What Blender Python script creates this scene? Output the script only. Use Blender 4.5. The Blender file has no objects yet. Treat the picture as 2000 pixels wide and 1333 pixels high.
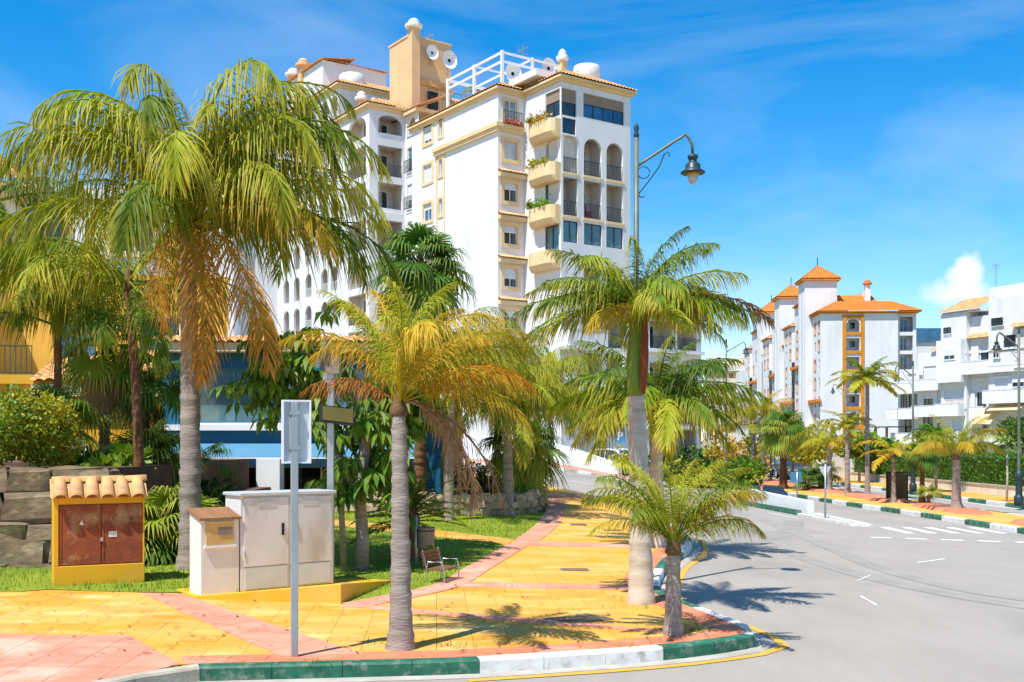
import bpy, math, random
from math import sin, cos, pi, radians, sqrt, atan2
from mathutils import Vector, Matrix, noise as mnoise
R = random.Random(7)
scene = bpy.context.scene
COL = scene.collection
# ------------------------------------------------------------------ camera
LENS = 38.0; FPX = LENS / 36 * 2000; CAMH = 2.5; HOR = 860.0
cd = bpy.data.cameras.new('camera'); cam = bpy.data.objects.new('camera', cd); COL.objects.link(cam)
cam.location = (0, 0, CAMH); cam.rotation_euler = (pi / 2, 0, 0)
cd.lens = LENS; cd.sensor_width = 36; cd.shift_y = (HOR - 666.5) / 2000; cd.clip_end = 3000; cd.clip_start = .1
scene.camera = cam
# ------------------------------------------------------------------ sky and sun
SUN_AZ = atan2(-.64, -.77); SUN_EL = radians(62)
w = bpy.data.worlds.new('World'); scene.world = w; w.use_nodes = True
nt = w.node_tree; nt.nodes.clear()
def N(t, typ, **kw):
    n = t.nodes.new(typ)
    for k, v in kw.items(): setattr(n, k, v)
    return n
out = N(nt, 'ShaderNodeOutputWorld'); bg = N(nt, 'ShaderNodeBackground'); bg.inputs[1].default_value = .108
sky = N(nt, 'ShaderNodeTexSky', sky_type='NISHITA', sun_disc=False, sun_elevation=SUN_EL, sun_rotation=SUN_AZ, air_density=1.0, dust_density=.05, ozone_density=3.0)
hs = N(nt, 'ShaderNodeHueSaturation'); hs.inputs['Hue'].default_value = .4985; hs.inputs['Saturation'].default_value = 1.48; hs.inputs['Value'].default_value = 1.38
tc = N(nt, 'ShaderNodeTexCoord'); mp = N(nt, 'ShaderNodeMapping'); mp.inputs['Scale'].default_value = (1.4, 2.2, 5.5); mp.inputs['Rotation'].default_value = (.15, .35, .2)
nz = N(nt, 'ShaderNodeTexNoise'); nz.inputs['Scale'].default_value = 1.7; nz.inputs['Detail'].default_value = 9; nz.inputs['Roughness'].default_value = .55; nz.inputs['Distortion'].default_value = .5
rp = N(nt, 'ShaderNodeValToRGB'); rp.color_ramp.elements[0].position = .42; rp.color_ramp.elements[1].position = .9; rp.color_ramp.elements[1].color = (.42, .42, .42, 1)
mx = N(nt, 'ShaderNodeMixRGB'); mx.inputs[2].default_value = (6.5, 7.3, 8.2, 1)
L = nt.links.new
L(sky.outputs[0], hs.inputs['Color']); L(tc.outputs['Generated'], mp.inputs[0]); L(mp.outputs[0], nz.inputs['Vector']); L(nz.outputs[0], rp.inputs[0])
L(hs.outputs[0], mx.inputs[1]); L(rp.outputs[0], mx.inputs[0])
# one cumulus cloud low over the right-hand roofs, a soft lump of noise round its own direction
def clump(prev, d, rad, scale, lo, hi):
    vm = N(nt, 'ShaderNodeVectorMath', operation='SUBTRACT'); vm.inputs[1].default_value = d; L(tc.outputs['Generated'], vm.inputs[0])
    sc_ = N(nt, 'ShaderNodeVectorMath', operation='MULTIPLY'); sc_.inputs[1].default_value = (1 / rad[0], 1 / rad[0], 1 / rad[1]); L(vm.outputs[0], sc_.inputs[0])
    ln = N(nt, 'ShaderNodeVectorMath', operation='LENGTH'); L(sc_.outputs[0], ln.inputs[0])
    n2 = N(nt, 'ShaderNodeTexNoise'); n2.inputs['Scale'].default_value = scale; n2.inputs['Detail'].default_value = 7; n2.inputs['Roughness'].default_value = .5; L(tc.outputs['Generated'], n2.inputs['Vector'])
    a = N(nt, 'ShaderNodeMath', operation='MULTIPLY_ADD'); a.inputs[1].default_value = 1.5; L(n2.outputs[0], a.inputs[0])
    b = N(nt, 'ShaderNodeMath', operation='MULTIPLY'); b.inputs[1].default_value = -1; L(ln.outputs['Value'], b.inputs[0]); L(b.outputs[0], a.inputs[2])
    r2 = N(nt, 'ShaderNodeMapRange'); r2.inputs[1].default_value = lo; r2.inputs[2].default_value = hi; r2.clamp = True; L(a.outputs[0], r2.inputs[0])
    m = N(nt, 'ShaderNodeMixRGB'); m.inputs[2].default_value = (7.6, 7.8, 8.2, 1); L(r2.outputs[0], m.inputs[0]); L(prev, m.inputs[1])
    return m.outputs[0]
def direc(px, py):
    v = Vector(((px - 1000) / FPX, 1, (HOR - py) / FPX)); return tuple(v.normalized())
o_ = clump(mx.outputs[0], direc(1868, 572), (.036, .016), 34, -.12, .42)
o_ = clump(o_, direc(1892, 535), (.021, .023), 38, -.12, .35)
L(o_, bg.inputs[0]); L(bg.outputs[0], out.inputs[0])
sd = bpy.data.lights.new('sun', 'SUN'); sun = bpy.data.objects.new('sun', sd); COL.objects.link(sun)
sd.energy = 5.0; sd.angle = radians(.53); sd.color = (1, .965, .90)
sv = Vector((sin(SUN_AZ) * cos(SUN_EL), cos(SUN_AZ) * cos(SUN_EL), sin(SUN_EL)))
sun.rotation_euler = sv.to_track_quat('Z', 'Y').to_euler(); sun.location = (-20, -25, 60)
vs = scene.view_settings; vs.view_transform = 'Standard'; vs.look = 'None'; vs.exposure = .42; vs.gamma = 1; vs.use_curve_mapping = False
scene.render.engine = 'CYCLES'
cy = scene.cycles; cy.max_bounces = 6; cy.diffuse_bounces = 3; cy.glossy_bounces = 2; cy.transmission_bounces = 3; cy.transparent_max_bounces = 4; cy.use_denoising = True; cy.caustics_reflective = False; cy.caustics_refractive = False

# ------------------------------------------------------------------ helpers
def G(px, py, z=.15):
    "ground point at height z seen at photo pixel"
    d = (CAMH - z) * FPX / (py - HOR); return ((px - 1000) / FPX * d, d)
def XZ(px, py, d): return ((px - 1000) / FPX * d, CAMH + (HOR - py) / FPX * d)
class MB:
    def __init__(s, T=None): s.v = []; s.f = []; s.t = []; s.T = T
    def p(s, q, t=0.):
        s.v.append(tuple(s.T(*q)) if s.T else tuple(q)); s.t.append(t); return len(s.v) - 1
    def poly(s, pts, t=0.): s.f.append([s.p(q, t) for q in pts])
    def box(s, x0, x1, y0, y1, z0, z1):
        i = [s.p(q) for q in ((x0, y0, z0), (x1, y0, z0), (x1, y1, z0), (x0, y1, z0), (x0, y0, z1), (x1, y0, z1), (x1, y1, z1), (x0, y1, z1))]
        for a in ((0, 3, 2, 1), (4, 5, 6, 7), (0, 1, 5, 4), (1, 2, 6, 5), (2, 3, 7, 6), (3, 0, 4, 7)): s.f.append([i[k] for k in a])
        return s
    def bar(s, a, b, r, r2=None):
        a = Vector(a); b = Vector(b); r2 = r if r2 is None else r2
        d = (b - a).normalized(); x = d.cross(Vector((0, 0, 1)))
        if x.length < .01: x = Vector((1, 0, 0))
        x.normalize(); y = d.cross(x)
        i = [s.p(q) for q in [a + x * r * i_ + y * r2 * j_ for i_, j_ in ((-1, -1), (1, -1), (1, 1), (-1, 1))] + [b + x * r * i_ + y * r2 * j_ for i_, j_ in ((-1, -1), (1, -1), (1, 1), (-1, 1))]]
        for k in ((3, 2, 1, 0), (4, 5, 6, 7), (0, 1, 5, 4), (1, 2, 6, 5), (2, 3, 7, 6), (3, 0, 4, 7)): s.f.append([i[j] for j in k])
        return s
    def tube(s, path, rad, n=8, cap=True, tt=None):
        path = [Vector(q) for q in path]; rings = []
        if not hasattr(rad, '__len__'): rad = [rad] * len(path)
        for k, q in enumerate(path):
            d = (path[min(k + 1, len(path) - 1)] - path[max(k - 1, 0)]).normalized()
            x = d.cross(Vector((0, 1, 0)))
            if x.length < .05: x = d.cross(Vector((1, 0, 0)))
            x.normalize(); y = d.cross(x)
            rings.append([s.p(q + (x * cos(2 * pi * j / n) + y * sin(2 * pi * j / n)) * rad[k], tt[k] if tt else 0.) for j in range(n)])
        for a, b in zip(rings, rings[1:]):
            for j in range(n): s.f.append([a[j], a[(j + 1) % n], b[(j + 1) % n], b[j]])
        if cap: s.f.append(rings[0][::-1]); s.f.append(rings[-1])
        return s
    def lathe(s, prof, n=16, c=(0, 0)):
        rings = [[s.p((c[0] + r * cos(2 * pi * j / n), c[1] + r * sin(2 * pi * j / n), z)) for j in range(n)] for r, z in prof]
        for a, b in zip(rings, rings[1:]):
            for j in range(n): s.f.append([a[j], a[(j + 1) % n], b[(j + 1) % n], b[j]])
        s.f.append(rings[0][::-1]); s.f.append(rings[-1]); return s
    def prism(s, pts, z0, z1):
        a = [s.p((x, y, z0)) for x, y in pts]; b = [s.p((x, y, z1)) for x, y in pts]; n = len(pts)
        s.f.append(a[::-1]); s.f.append(b)
        for j in range(n): s.f.append([a[j], a[(j + 1) % n], b[(j + 1) % n], b[j]])
        return s
    def mesh(s, name, mat, smooth=False):
        me = bpy.data.meshes.new(name); me.from_pydata(s.v, [], s.f); me.update()
        if mat is not None: me.materials.append(M[mat] if isinstance(mat, str) else mat)
        if any(s.t):
            at = me.attributes.new('tip', 'FLOAT', 'POINT'); at.data.foreach_set('value', s.t)
        if smooth: me.polygons.foreach_set('use_smooth', [True] * len(me.polygons))
        return me
    def build(s, name, mat, parent=None, smooth=False, bevel=0):
        o = link(name, s.mesh(name, mat, smooth), parent)
        if bevel:
            b = o.modifiers.new('bevel', 'BEVEL'); b.width = bevel; b.segments = 2; b.limit_method = 'ANGLE'; b.angle_limit = .6
        return o
def link(name, data, parent=None, loc=None, rot=None, scale=None, mat=None):
    o = bpy.data.objects.new(name, data); COL.objects.link(o)
    if parent is not None: o.parent = parent
    if loc is not None: o.location = loc
    if rot is not None: o.rotation_euler = rot
    if scale is not None: o.scale = scale if hasattr(scale, '__len__') else (scale,) * 3
    if mat is not None:
        o.material_slots[0].link = 'OBJECT'; o.material_slots[0].material = M[mat]
    return o
def thing(name, label, cat, loc=(0, 0, 0), rz=0, group=None):
    o = link(name, None, None, loc, (0, 0, rz)); o.empty_display_size = .2
    return tag(o, label, cat, group)
def tag(o, label=None, cat=None, group=None, kind=None):
    for k, v in (('label', label), ('category', cat), ('group', group), ('kind', kind)):
        if v: o[k] = v
    return o
def struct(name, mb, mat, kind='structure', smooth=False): return tag(mb.build(name, mat, None, smooth), kind=kind)
# ------------------------------------------------------------------ materials
M = {}
def pbr(name, c, c2=None, scale=4., detail=5, rough=.75, bump=0., bscale=None, rnd=0., metal=0., stretch=(1, 1, 1), trans=0., tip=None, spec=.3, lo=.35, hi=.65, c3=None, scale3=1., tipfrom=0.):
    m = bpy.data.materials.new(name); m.use_nodes = True; t = m.node_tree; t.nodes.clear(); l = t.links.new
    o = N(t, 'ShaderNodeOutputMaterial'); b = N(t, 'ShaderNodeBsdfPrincipled'); b.inputs['Roughness'].default_value = rough; b.inputs['Metallic'].default_value = metal; b.inputs['Specular IOR Level'].default_value = spec
    tcn = N(t, 'ShaderNodeTexCoord'); mpn = N(t, 'ShaderNodeMapping'); mpn.inputs['Scale'].default_value = stretch; l(tcn.outputs['Object'], mpn.inputs[0])
    rgb = N(t, 'ShaderNodeRGB'); rgb.outputs[0].default_value = (*c, 1); cur = rgb.outputs[0]
    def nmix(cur, cc, sc, lo, hi):
        n = N(t, 'ShaderNodeTexNoise'); n.inputs['Scale'].default_value = sc; n.inputs['Detail'].default_value = detail; n.inputs['Roughness'].default_value = .6; l(mpn.outputs[0], n.inputs['Vector'])
        mr = N(t, 'ShaderNodeMapRange'); mr.inputs[1].default_value = lo; mr.inputs[2].default_value = hi; l(n.outputs[0], mr.inputs[0])
        x = N(t, 'ShaderNodeMixRGB'); x.inputs[2].default_value = (*cc, 1); l(mr.outputs[0], x.inputs[0]); l(cur, x.inputs[1]); return x.outputs[0]
    if c2: cur = nmix(cur, c2, scale, lo, hi)
    if c3: cur = nmix(cur, c3, scale3, .52, .7)
    if tip:
        at = N(t, 'ShaderNodeAttribute'); at.attribute_name = 'tip'
        mr = N(t, 'ShaderNodeMapRange'); mr.inputs[1].default_value = tipfrom; mr.inputs[2].default_value = 1.; l(at.outputs['Fac'], mr.inputs[0])
        x = N(t, 'ShaderNodeMixRGB'); x.inputs[2].default_value = (*tip, 1); l(mr.outputs[0], x.inputs[0]); l(cur, x.inputs[1]); cur = x.outputs[0]
    if rnd:
        oi = N(t, 'ShaderNodeObjectInfo'); mr = N(t, 'ShaderNodeMapRange'); mr.inputs[3].default_value = 1 - rnd; mr.inputs[4].default_value = 1 + rnd; l(oi.outputs['Random'], mr.inputs[0])
        hsv = N(t, 'ShaderNodeHueSaturation'); l(mr.outputs[0], hsv.inputs['Value']); l(cur, hsv.inputs['Color']); cur = hsv.outputs[0]
    l(cur, b.inputs['Base Color'])
    if bump:
        n = N(t, 'ShaderNodeTexNoise'); n.inputs['Scale'].default_value = bscale or scale * 4; n.inputs['Detail'].default_value = 6; l(mpn.outputs[0], n.inputs['Vector'])
        bu = N(t, 'ShaderNodeBump'); bu.inputs['Strength'].default_value = bump; bu.inputs['Distance'].default_value = .02; l(n.outputs[0], bu.inputs['Height']); l(bu.outputs[0], b.inputs['Normal'])
    if trans:
        tr = N(t, 'ShaderNodeBsdfTranslucent'); l(cur, tr.inputs[0]); ms = N(t, 'ShaderNodeMixShader'); ms.inputs[0].default_value = trans
        l(b.outputs[0], ms.inputs[1]); l(tr.outputs[0], ms.inputs[2]); l(ms.outputs[0], o.inputs[0])
    else: l(b.outputs[0], o.inputs[0])
    M[name] = m; return m
pbr('asphalt', (.315, .28, .238), (.375, .335, .285), .9, 11, .9, .5, 90, lo=.3, hi=.7, c3=(.25, .23, .205), scale3=.25, stretch=(1, .45, 1))
pbr('gutter', (.5, .47, .40), (.36, .33, .28), 2.5, rough=.9, bump=.2, bscale=30)
pbr('pave_yellow', (.66, .37, .085), (.66, .29, .025), .9, 7, .85, .25, 25, rnd=.09, stretch=(.6, 1.4, 1), lo=.40, hi=.62, c3=(.66, .46, .17), scale3=1.7)
pbr('pave_pink', (.72, .31, .20), (.62, .23, .14), 2., 6, .85, .25, 30, rnd=.06, c3=(.72, .42, .30), scale3=1.2)
pbr('pave_red', (.66, .22, .10), (.55, .17, .09), 2., 6, .85, .25, 30, rnd=.08, c3=(.68, .36, .25), scale3=1.4)
pbr('joint', (.40, .25, .08), (.24, .17, .06), 3, rough=.95)
pbr('kerb_green', (.012, .10, .055), (.035, .17, .10), 5, 6, .55, .15, 20, rnd=.12, c3=(.24, .27, .21), scale3=7.)
pbr('kerb_white', (.78, .78, .75), (.62, .60, .55), 4, 8, .7, .2, 20, rnd=.05, c3=(.42, .39, .33), scale3=7.)
pbr('kerb_bare', (.50, .44, .33), (.38, .33, .25), 4, 6, .85, .3, 25)
pbr('line_white', (.78, .78, .76), (.55, .54, .52), 6, 6, .8, lo=.45, hi=.75)
pbr('line_yellow', (.72, .36, .03), (.60, .36, .12), 5, 6, .8, lo=.4, hi=.8)
pbr('grass', (.17, .23, .012), (.25, .30, .02), 1.2, 8, .9, .5, 40, c3=(.08, .17, .01), scale3=.7)
pbr('blade', (.18, .25, .01), (.29, .34, .03), .8, 6, .7, trans=.3)
pbr('soil', (.16, .085, .05), (.09, .055, .035), 3, 7, .95, .6, 14)
pbr('white_wall', (.77, .77, .78), (.70, .70, .71), .5, 8, .85, .12, 18, c3=(.63, .62, .60), scale3=.45, stretch=(1, 1, .3))
pbr('bright_white', (.82, .82, .82), (.76, .76, .77), 1.5, 5, .6)
pbr('cream', (.80, .60, .34), (.74, .53, .27), .8, 6, .85, .1, 18)
pbr('peach', (.78, .50, .27), (.70, .44, .24), .6, 6, .85, .1, 12)
pbr('loggia_wall', (.72, .64, .57), (.64, .56, .49), 1, 5, .85)
pbr('orange_trim', (.66, .26, .02), (.58, .21, .015), 1, 5, .8)
pbr('roof_terracotta', (.66, .30, .11), (.78, .46, .22), 2.2, 6, .85, .2, 10, rnd=.06, c3=(.48, .20, .08), scale3=3.)
pbr('roof_orange', (.66, .23, .04), (.56, .18, .03), 1.2, 6, .8, .2, 8)
pbr('tile_clay', (.72, .42, .17), (.60, .30, .12), 4, 7, .85, .3, 25, rnd=.16, c3=(.40, .24, .13), scale3=5.)
pbr('yellow_wall', (.76, .40, .02), (.70, .36, .02), 1, 6, .85, .12, 20, c3=(.68, .42, .08), scale3=.8)
pbr('orange_wall', (.80, .46, .08), (.74, .41, .06), 1, 6, .85, .12, 20)
pbr('rust', (.34, .085, .03), (.19, .05, .025), 5, 9, .8, .3, 22, lo=.3, hi=.7, c3=(.46, .28, .13), scale3=2.2)
pbr('dirty_white', (.76, .73, .67), (.66, .62, .55), 1.6, 8, .75, .1, 12, stretch=(1, 1, .35), c3=(.52, .46, .37), scale3=1.1)
pbr('cabinet_grey', (.70, .69, .66), (.60, .58, .54), 1.8, 8, .6, .06, 12, stretch=(1, 1, .4), c3=(.46, .42, .36), scale3=1.3)
pbr('tan_metal', (.62, .42, .15), (.55, .36, .13), 3, 5, .6)
pbr('wood_roof', (.36, .17, .075), (.22, .11, .05), 3, 7, .85, .3, 20, stretch=(4, .6, 1))
pbr('steel', (.46, .49, .50), (.36, .39, .40), 5, 6, .42, .03, 30, metal=.65, stretch=(1, 1, .3))
pbr('sign_back', (.60, .63, .65), (.52, .55, .57), 3, 6, .5, metal=.25)
pbr('lamp_green', (.17, .19, .15), (.12, .14, .11), 4, 5, .5, metal=.2)
pbr('lamp_dark', (.025, .05, .06), (.04, .07, .08), 4, 5, .4, metal=.2)
pbr('lamp_amber', (.55, .33, .10), rough=.4)
pbr('lamp_bowl', (.75, .77, .76), rough=.15, trans=.5)
pbr('dark_metal', (.03, .03, .035), (.05, .05, .05), 5, rough=.5)
pbr('black', (.012, .012, .014), rough=.4)
pbr('rail', (.06, .06, .065), rough=.5)
pbr('teal', (.01, .22, .26), (.02, .16, .2), 6, rough=.5)
pbr('taupe', (.26, .21, .16), (.22, .18, .14), 2, rough=.7)
pbr('olive_panel', (.22, .19, .05), (.18, .155, .045), 3, rough=.5)
pbr('brown_panel', (.085, .055, .022), (.07, .045, .02), 2, rough=.35)
pbr('blue_deep', (.008, .10, .19), (.012, .14, .24), 1., rough=.45)
pbr('blue_light', (.07, .21, .34), (.09, .25, .38), .8, rough=.55)
pbr('sign_blue', (.02, .28, .55), rough=.4)
pbr('sign_red', (.55, .02, .015), rough=.4)
pbr('cloth_red', (.35, .02, .03), (.2, .02, .06), 6, rough=.8)
pbr('stone_warm', (.44, .34, .20), (.30, .22, .13), 3, 8, .9, .6, 9, rnd=.22, c3=(.56, .46, .30), scale3=2.)
pbr('stone_dark', (.22, .16, .095), (.11, .08, .05), 2, 8, .95, .7, 7, rnd=.25, c3=(.40, .31, .19), scale3=1.4)
pbr('trunk_grey', (.37, .30, .25), (.22, .175, .14), 2.5, 8, .95, .7, 9, stretch=(1, 1, 5), c3=(.40, .34, .28), scale3=1.)
pbr('trunk_pale', (.60, .51, .41), (.48, .40, .31), 2., 8, .9, .3, 10, stretch=(1, 1, 3), c3=(.33, .27, .2), scale3=1.)
pbr('trunk_brown', (.22, .095, .04), (.13, .06, .03), 4, 8, .95, .7, 9, stretch=(1, 1, 3))
pbr('crownshaft', (.22, .30, .03), (.14, .22, .02), 1.5, 6, .45, stretch=(2, 2, .4), c3=(.34, .30, .04), scale3=1.)
pbr('sheath', (.24, .06, .02), (.15, .05, .025), 2, 6, .8, stretch=(3, 3, .4))
pbr('fibre', (.20, .11, .05), (.12, .07, .035), 6, 7, .95, .8, 20, stretch=(2, 2, .6))
pbr('frond_green', (.13, .215, .010), (.21, .29, .016), 1.1, 5, .58, rnd=.22, trans=.36, tip=(.50, .42, .03), tipfrom=.45, spec=.25)
pbr('frond_dark', (.055, .13, .012), (.10, .18, .014), 1.1, 5, .58, rnd=.22, trans=.36, tip=(.16, .23, .03), tipfrom=.35, spec=.25)
pbr('frond_lime', (.29, .34, .014), (.43, .43, .025), 1.1, 5, .58, rnd=.15, trans=.36, tip=(.55, .45, .05), tipfrom=.3, spec=.25)
pbr('frond_yellow', (.47, .36, .014), (.58, .40, .025), 1.3, 5, .58, rnd=.18, trans=.36, tip=(.64, .38, .04), tipfrom=.3, spec=.25)
pbr('frond_orange', (.55, .25, .012), (.60, .30, .03), 1.3, 5, .5, rnd=.16, trans=.25, tip=(.58, .24, .02), tipfrom=.2)
pbr('frond_rust', (.36, .13, .022), (.46, .19, .035), 1.6, 5, .6, rnd=.2, trans=.18)
pbr('frond_dead', (.40, .23, .10), (.28, .15, .06), 2., 5, .7, rnd=.2, trans=.12)
pbr('fan_green', (.06, .16, .014), (.11, .22, .022), 1.2, 5, .58, rnd=.25, trans=.36, tip=(.22, .30, .05), tipfrom=.6, spec=.25)
pbr('fan_lime', (.23, .32, .02), (.33, .39, .035), 1.2, 5, .58, rnd=.2, trans=.36, tip=(.45, .42, .08), tipfrom=.55, spec=.25)
pbr('leaf_green', (.08, .18, .010), (.14, .26, .015), 1., 5, .45, rnd=.15, trans=.25, spec=.5)
pbr('leaf_bright', (.12, .24, .012), (.22, .34, .02), 1., 5, .45, rnd=.15, trans=.3, spec=.5)
pbr('leaf_yellow', (.46, .38, .016), (.24, .27, .014), 2.5, 5, .5, rnd=.15, trans=.3)
pbr('leaf_orange', (.60, .34, .02), (.40, .30, .02), 1.5, 5, .5, rnd=.15, trans=.3)
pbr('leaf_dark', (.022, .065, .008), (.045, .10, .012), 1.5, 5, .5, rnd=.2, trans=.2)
pbr('leaf_hedge', (.06, .17, .012), (.11, .24, .018), 1.2, 5, .55, trans=.2)
pbr('flower_pink', (.62, .38, .58), (.75, .65, .72), 9, rough=.7)
pbr('flower_red', (.55, .05, .06), (.6, .18, .08), 9, rough=.7)
pbr('car_blue', (.012, .035, .075), (.015, .045, .09), 1, rough=.2, metal=.3, spec=.6)
pbr('car_grey', (.10, .11, .12), rough=.22, metal=.3, spec=.6)
pbr('car_white', (.7, .7, .7), rough=.22, spec=.6)
pbr('tyre', (.02, .02, .02), rough=.9)
pbr('wood_slat', (.26, .12, .06), (.18, .08, .04), 5, rough=.7)
pbr('curtain', (.42, .30, .22), (.34, .23, .17), 3, rough=.8, stretch=(8, 8, .2))
def glass(name, c, rough=.06, c2=None):
    pbr(name, c, c2 or tuple(x * .55 for x in c), .7, 3, rough, spec=.9)
glass('glass_dark', (.03, .05, .065)); glass('glass_teal', (.12, .24, .27)); glass('glass_blue', (.03, .14, .30)); glass('glass_shop', (.008, .008, .012)); glass('glass_pale', (.30, .42, .46), .12)
# ------------------------------------------------------------------ terrain height
def sst(a, b, x):
    t = min(1, max(0, (x - a) / (b - a))); return t * t * (3 - 2 * t)
def H(x, y):
    s = (x - 4) * -.6 + (y - 26) * .8
    s = 4 * math.log(1 + math.exp(min(s, 60) / 4)); s = 46 * (1 - math.exp(-s / 46)) * 1.12
    return .05 * s * (1 - sst(2, 10, x))
def dip(x, y): return -1.08 * math.exp(-((y - 48) / 5.5) ** 4) * sst(9.2, 9.9, x) * (1 - sst(12.0, 12.5, x))
def clip(poly, cell):
    outp = list(poly)
    for i in range(len(cell)):
        a = cell[i]; b = cell[(i + 1) % len(cell)]; inp = outp; outp = []
        if not inp: return []
        sd = lambda q: (b[0] - a[0]) * (q[1] - a[1]) - (b[1] - a[1]) * (q[0] - a[0])
        for j in range(len(inp)):
            p, q = inp[j], inp[(j + 1) % len(inp)]; sp, sq = sd(p), sd(q)
            if sp >= 0: outp.append(p)
            if (sp >= 0) != (sq >= 0):
                t = sp / (sp - sq); outp.append((p[0] + (q[0] - p[0]) * t, p[1] + (q[1] - p[1]) * t))
    return outp
def area(p): return .5 * sum(p[i][0] * p[(i + 1) % len(p)][1] - p[(i + 1) % len(p)][0] * p[i][1] for i in range(len(p)))
def cells(poly, cx, cy_, ang=0., gap=0., stagger=0., off=(0, 0)):
    if area(poly) < 0: poly = poly[::-1]
    c, s = cos(-ang), sin(-ang); P = [(x * c - y * s - off[0], x * s + y * c - off[1]) for x, y in poly]
    x0, x1 = min(p[0] for p in P), max(p[0] for p in P); y0, y1 = min(p[1] for p in P), max(p[1] for p in P)
    res = []; g = gap / 2; c, s = cos(ang), sin(ang)
    for j in range(math.floor(y0 / cy_), math.ceil(y1 / cy_)):
        sh = stagger * cx * (j % 2)
        for i in range(math.floor((x0 - sh) / cx), math.ceil((x1 - sh) / cx)):
            a, b, e, f = i * cx + sh + g, (i + 1) * cx + sh - g, j * cy_ + g, (j + 1) * cy_ - g
            q = clip(P, [(a, e), (b, e), (b, f), (a, f)])
            if len(q) >= 3 and abs(area(q)) > .004:
                res.append([((x + off[0]) * c - (y + off[1]) * s, (x + off[0]) * s + (y + off[1]) * c) for x, y in q])
    return res
def inside(poly, x, y):
    r = False; n = len(poly)
    for i in range(n):
        (x0, y0), (x1, y1) = poly[i], poly[(i + 1) % n]
        if (y0 > y) != (y1 > y) and x < (x1 - x0) * (y - y0) / (y1 - y0) + x0: r = not r
    return r
def sheet(poly, z, cell=1.2, name=None, mat=None, zf=H, noise=0.):
    mb = MB()
    for q in cells(poly, cell, cell): mb.poly([(x, y, zf(x, y) + z + (noise * mnoise.noise((x * .8, y * .8, 0)) if noise else 0)) for x, y in q])
    return struct(name, mb, mat)
def smooth(path, k=2, closed=False):
    for _ in range(k):
        n = []; m = len(path)
        for i in range(m - (0 if closed else 1)):
            a, b = path[i], path[(i + 1) % m]
            n += [(.75 * a[0] + .25 * b[0], .75 * a[1] + .25 * b[1]), (.25 * a[0] + .75 * b[0], .25 * a[1] + .75 * b[1])]
        path = n if closed else [path[0]] + n + [path[-1]]
    return path
def offset(path, d):
    r = []; n = len(path)
    for i in range(n):
        a = path[max(i - 1, 0)]; b = path[min(i + 1, n - 1)]; dx, dy = b[0] - a[0], b[1] - a[1]; l = math.hypot(dx, dy) or 1
        r.append((path[i][0] - dy / l * d, path[i][1] + dx / l * d))
    return r
def ribbon(mb, path, d0, d1, z, zf=H, step=.5):
    P = resample(path, step); a, b = offset(P, d0), offset(P, d1)
    for i in range(len(P) - 1):
        mb.poly([(*q, zf(*q) + z) for q in (a[i], a[i + 1], b[i + 1], b[i])])
def resample(path, step):
    r = [path[0]]; acc = 0
    for a, b in zip(path, path[1:]):
        l = math.hypot(b[0] - a[0], b[1] - a[1])
        if l < 1e-6: continue
        t = step - acc
        while t < l: r.append((a[0] + (b[0] - a[0]) * t / l, a[1] + (b[1] - a[1]) * t / l)); t += step
        acc = l - (t - step)
    if math.hypot(r[-1][0] - path[-1][0], r[-1][1] - path[-1][1]) > .02: r.append(path[-1])
    return r
# ------------------------------------------------------------------ ground and road
mb = MB(); xs = [-900, -300, -120] + list(range(-80, 124, 4)) + [200, 500, 1200]; ys = [-60] + list(range(-12, 260, 4)) + [340, 600, 1500]
def gz(x, y): return H(x, y) - .25 - (1.6 if 5 < x < 16 and 32 < y < 64 else 0)
ix = {}
for i, x in enumerate(xs):
    for j, y in enumerate(ys): ix[i, j] = mb.p((x, y, gz(x, y)))
for i in range(len(xs) - 1):
    for j in range(len(ys) - 1): mb.f.append([ix[i, j], ix[i + 1, j], ix[i + 1, j + 1], ix[i, j + 1]])
struct('ground', mb, pbr('dry_ground', (.30, .25, .15), (.20, .20, .08), .2, 6, .95), smooth=True)
mb = MB(); xs = [-24 + i * 1.0 for i in range(33)] + [9 + i * .25 for i in range(1, 17)] + [13 + i for i in range(1, 8)]; ys = [1 + i for i in range(39)] + [39.5 + .75 * i for i in range(24)] + [58 + 2 * i for i in range(36)]
ix = {}
for i, x in enumerate(xs):
    for j, y in enumerate(ys): ix[i, j] = mb.p((x, y, H(x, y) + dip(x, y)))
for i in range(len(xs) - 1):
    for j in range(len(ys) - 1): mb.f.append([ix[i, j], ix[i + 1, j], ix[i + 1, j + 1], ix[i, j + 1]])
struct('road', mb, 'asphalt', smooth=True)
# kerb line of the near pavement (outer top edge), left to right and then back up the hill
KP = [(-5.3, 8.2), (-3.80, 10.45), (-3.37, 11.02), (-.54, 11.4), (1.54, 12.04), (2.45, 12.55), (2.86, 12.85), (3.03, 13.1), (3.02, 13.5), (2.86, 14.2), (2.52, 15.5), (2.28, 16.4), (2.34, 17.4), (2.62, 18.9), (3.0, 20.6), (3.6, 22.3), (4.0, 23.8), (4.22, 25.6), (4.2, 28.0), (3.9, 31.0), (3.45, 34.0), (2.9, 36.4), (1.95, 39.2), (.3, 43.0), (-2.0, 47.5), (-8, 54), (-20, 61)]
KPs = KP[:3] + smooth(KP[3:], 2)
FARK = [(8.8, 75), (8.4, 60), (7.4, 50.5), (5.5, 50), (3.9, 51.2), (2.2, 53.2), (-2, 57.5), (-10, 64), (-22, 71)]
KW = .16
tiles = []   # (poly, z, mat)
pav = offset(KPs, KW); LEFT = [(-20, 62), (-26, 40), (-26, 8.2)]
LB = [G(*p) for p in ((92, 1168), (283, 1171), (345, 1171), (668, 1188), (800, 1164), (860, 1148), (905, 1122), (960, 1094), (988, 1079))]   # pavement's lawn-side edge
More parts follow.
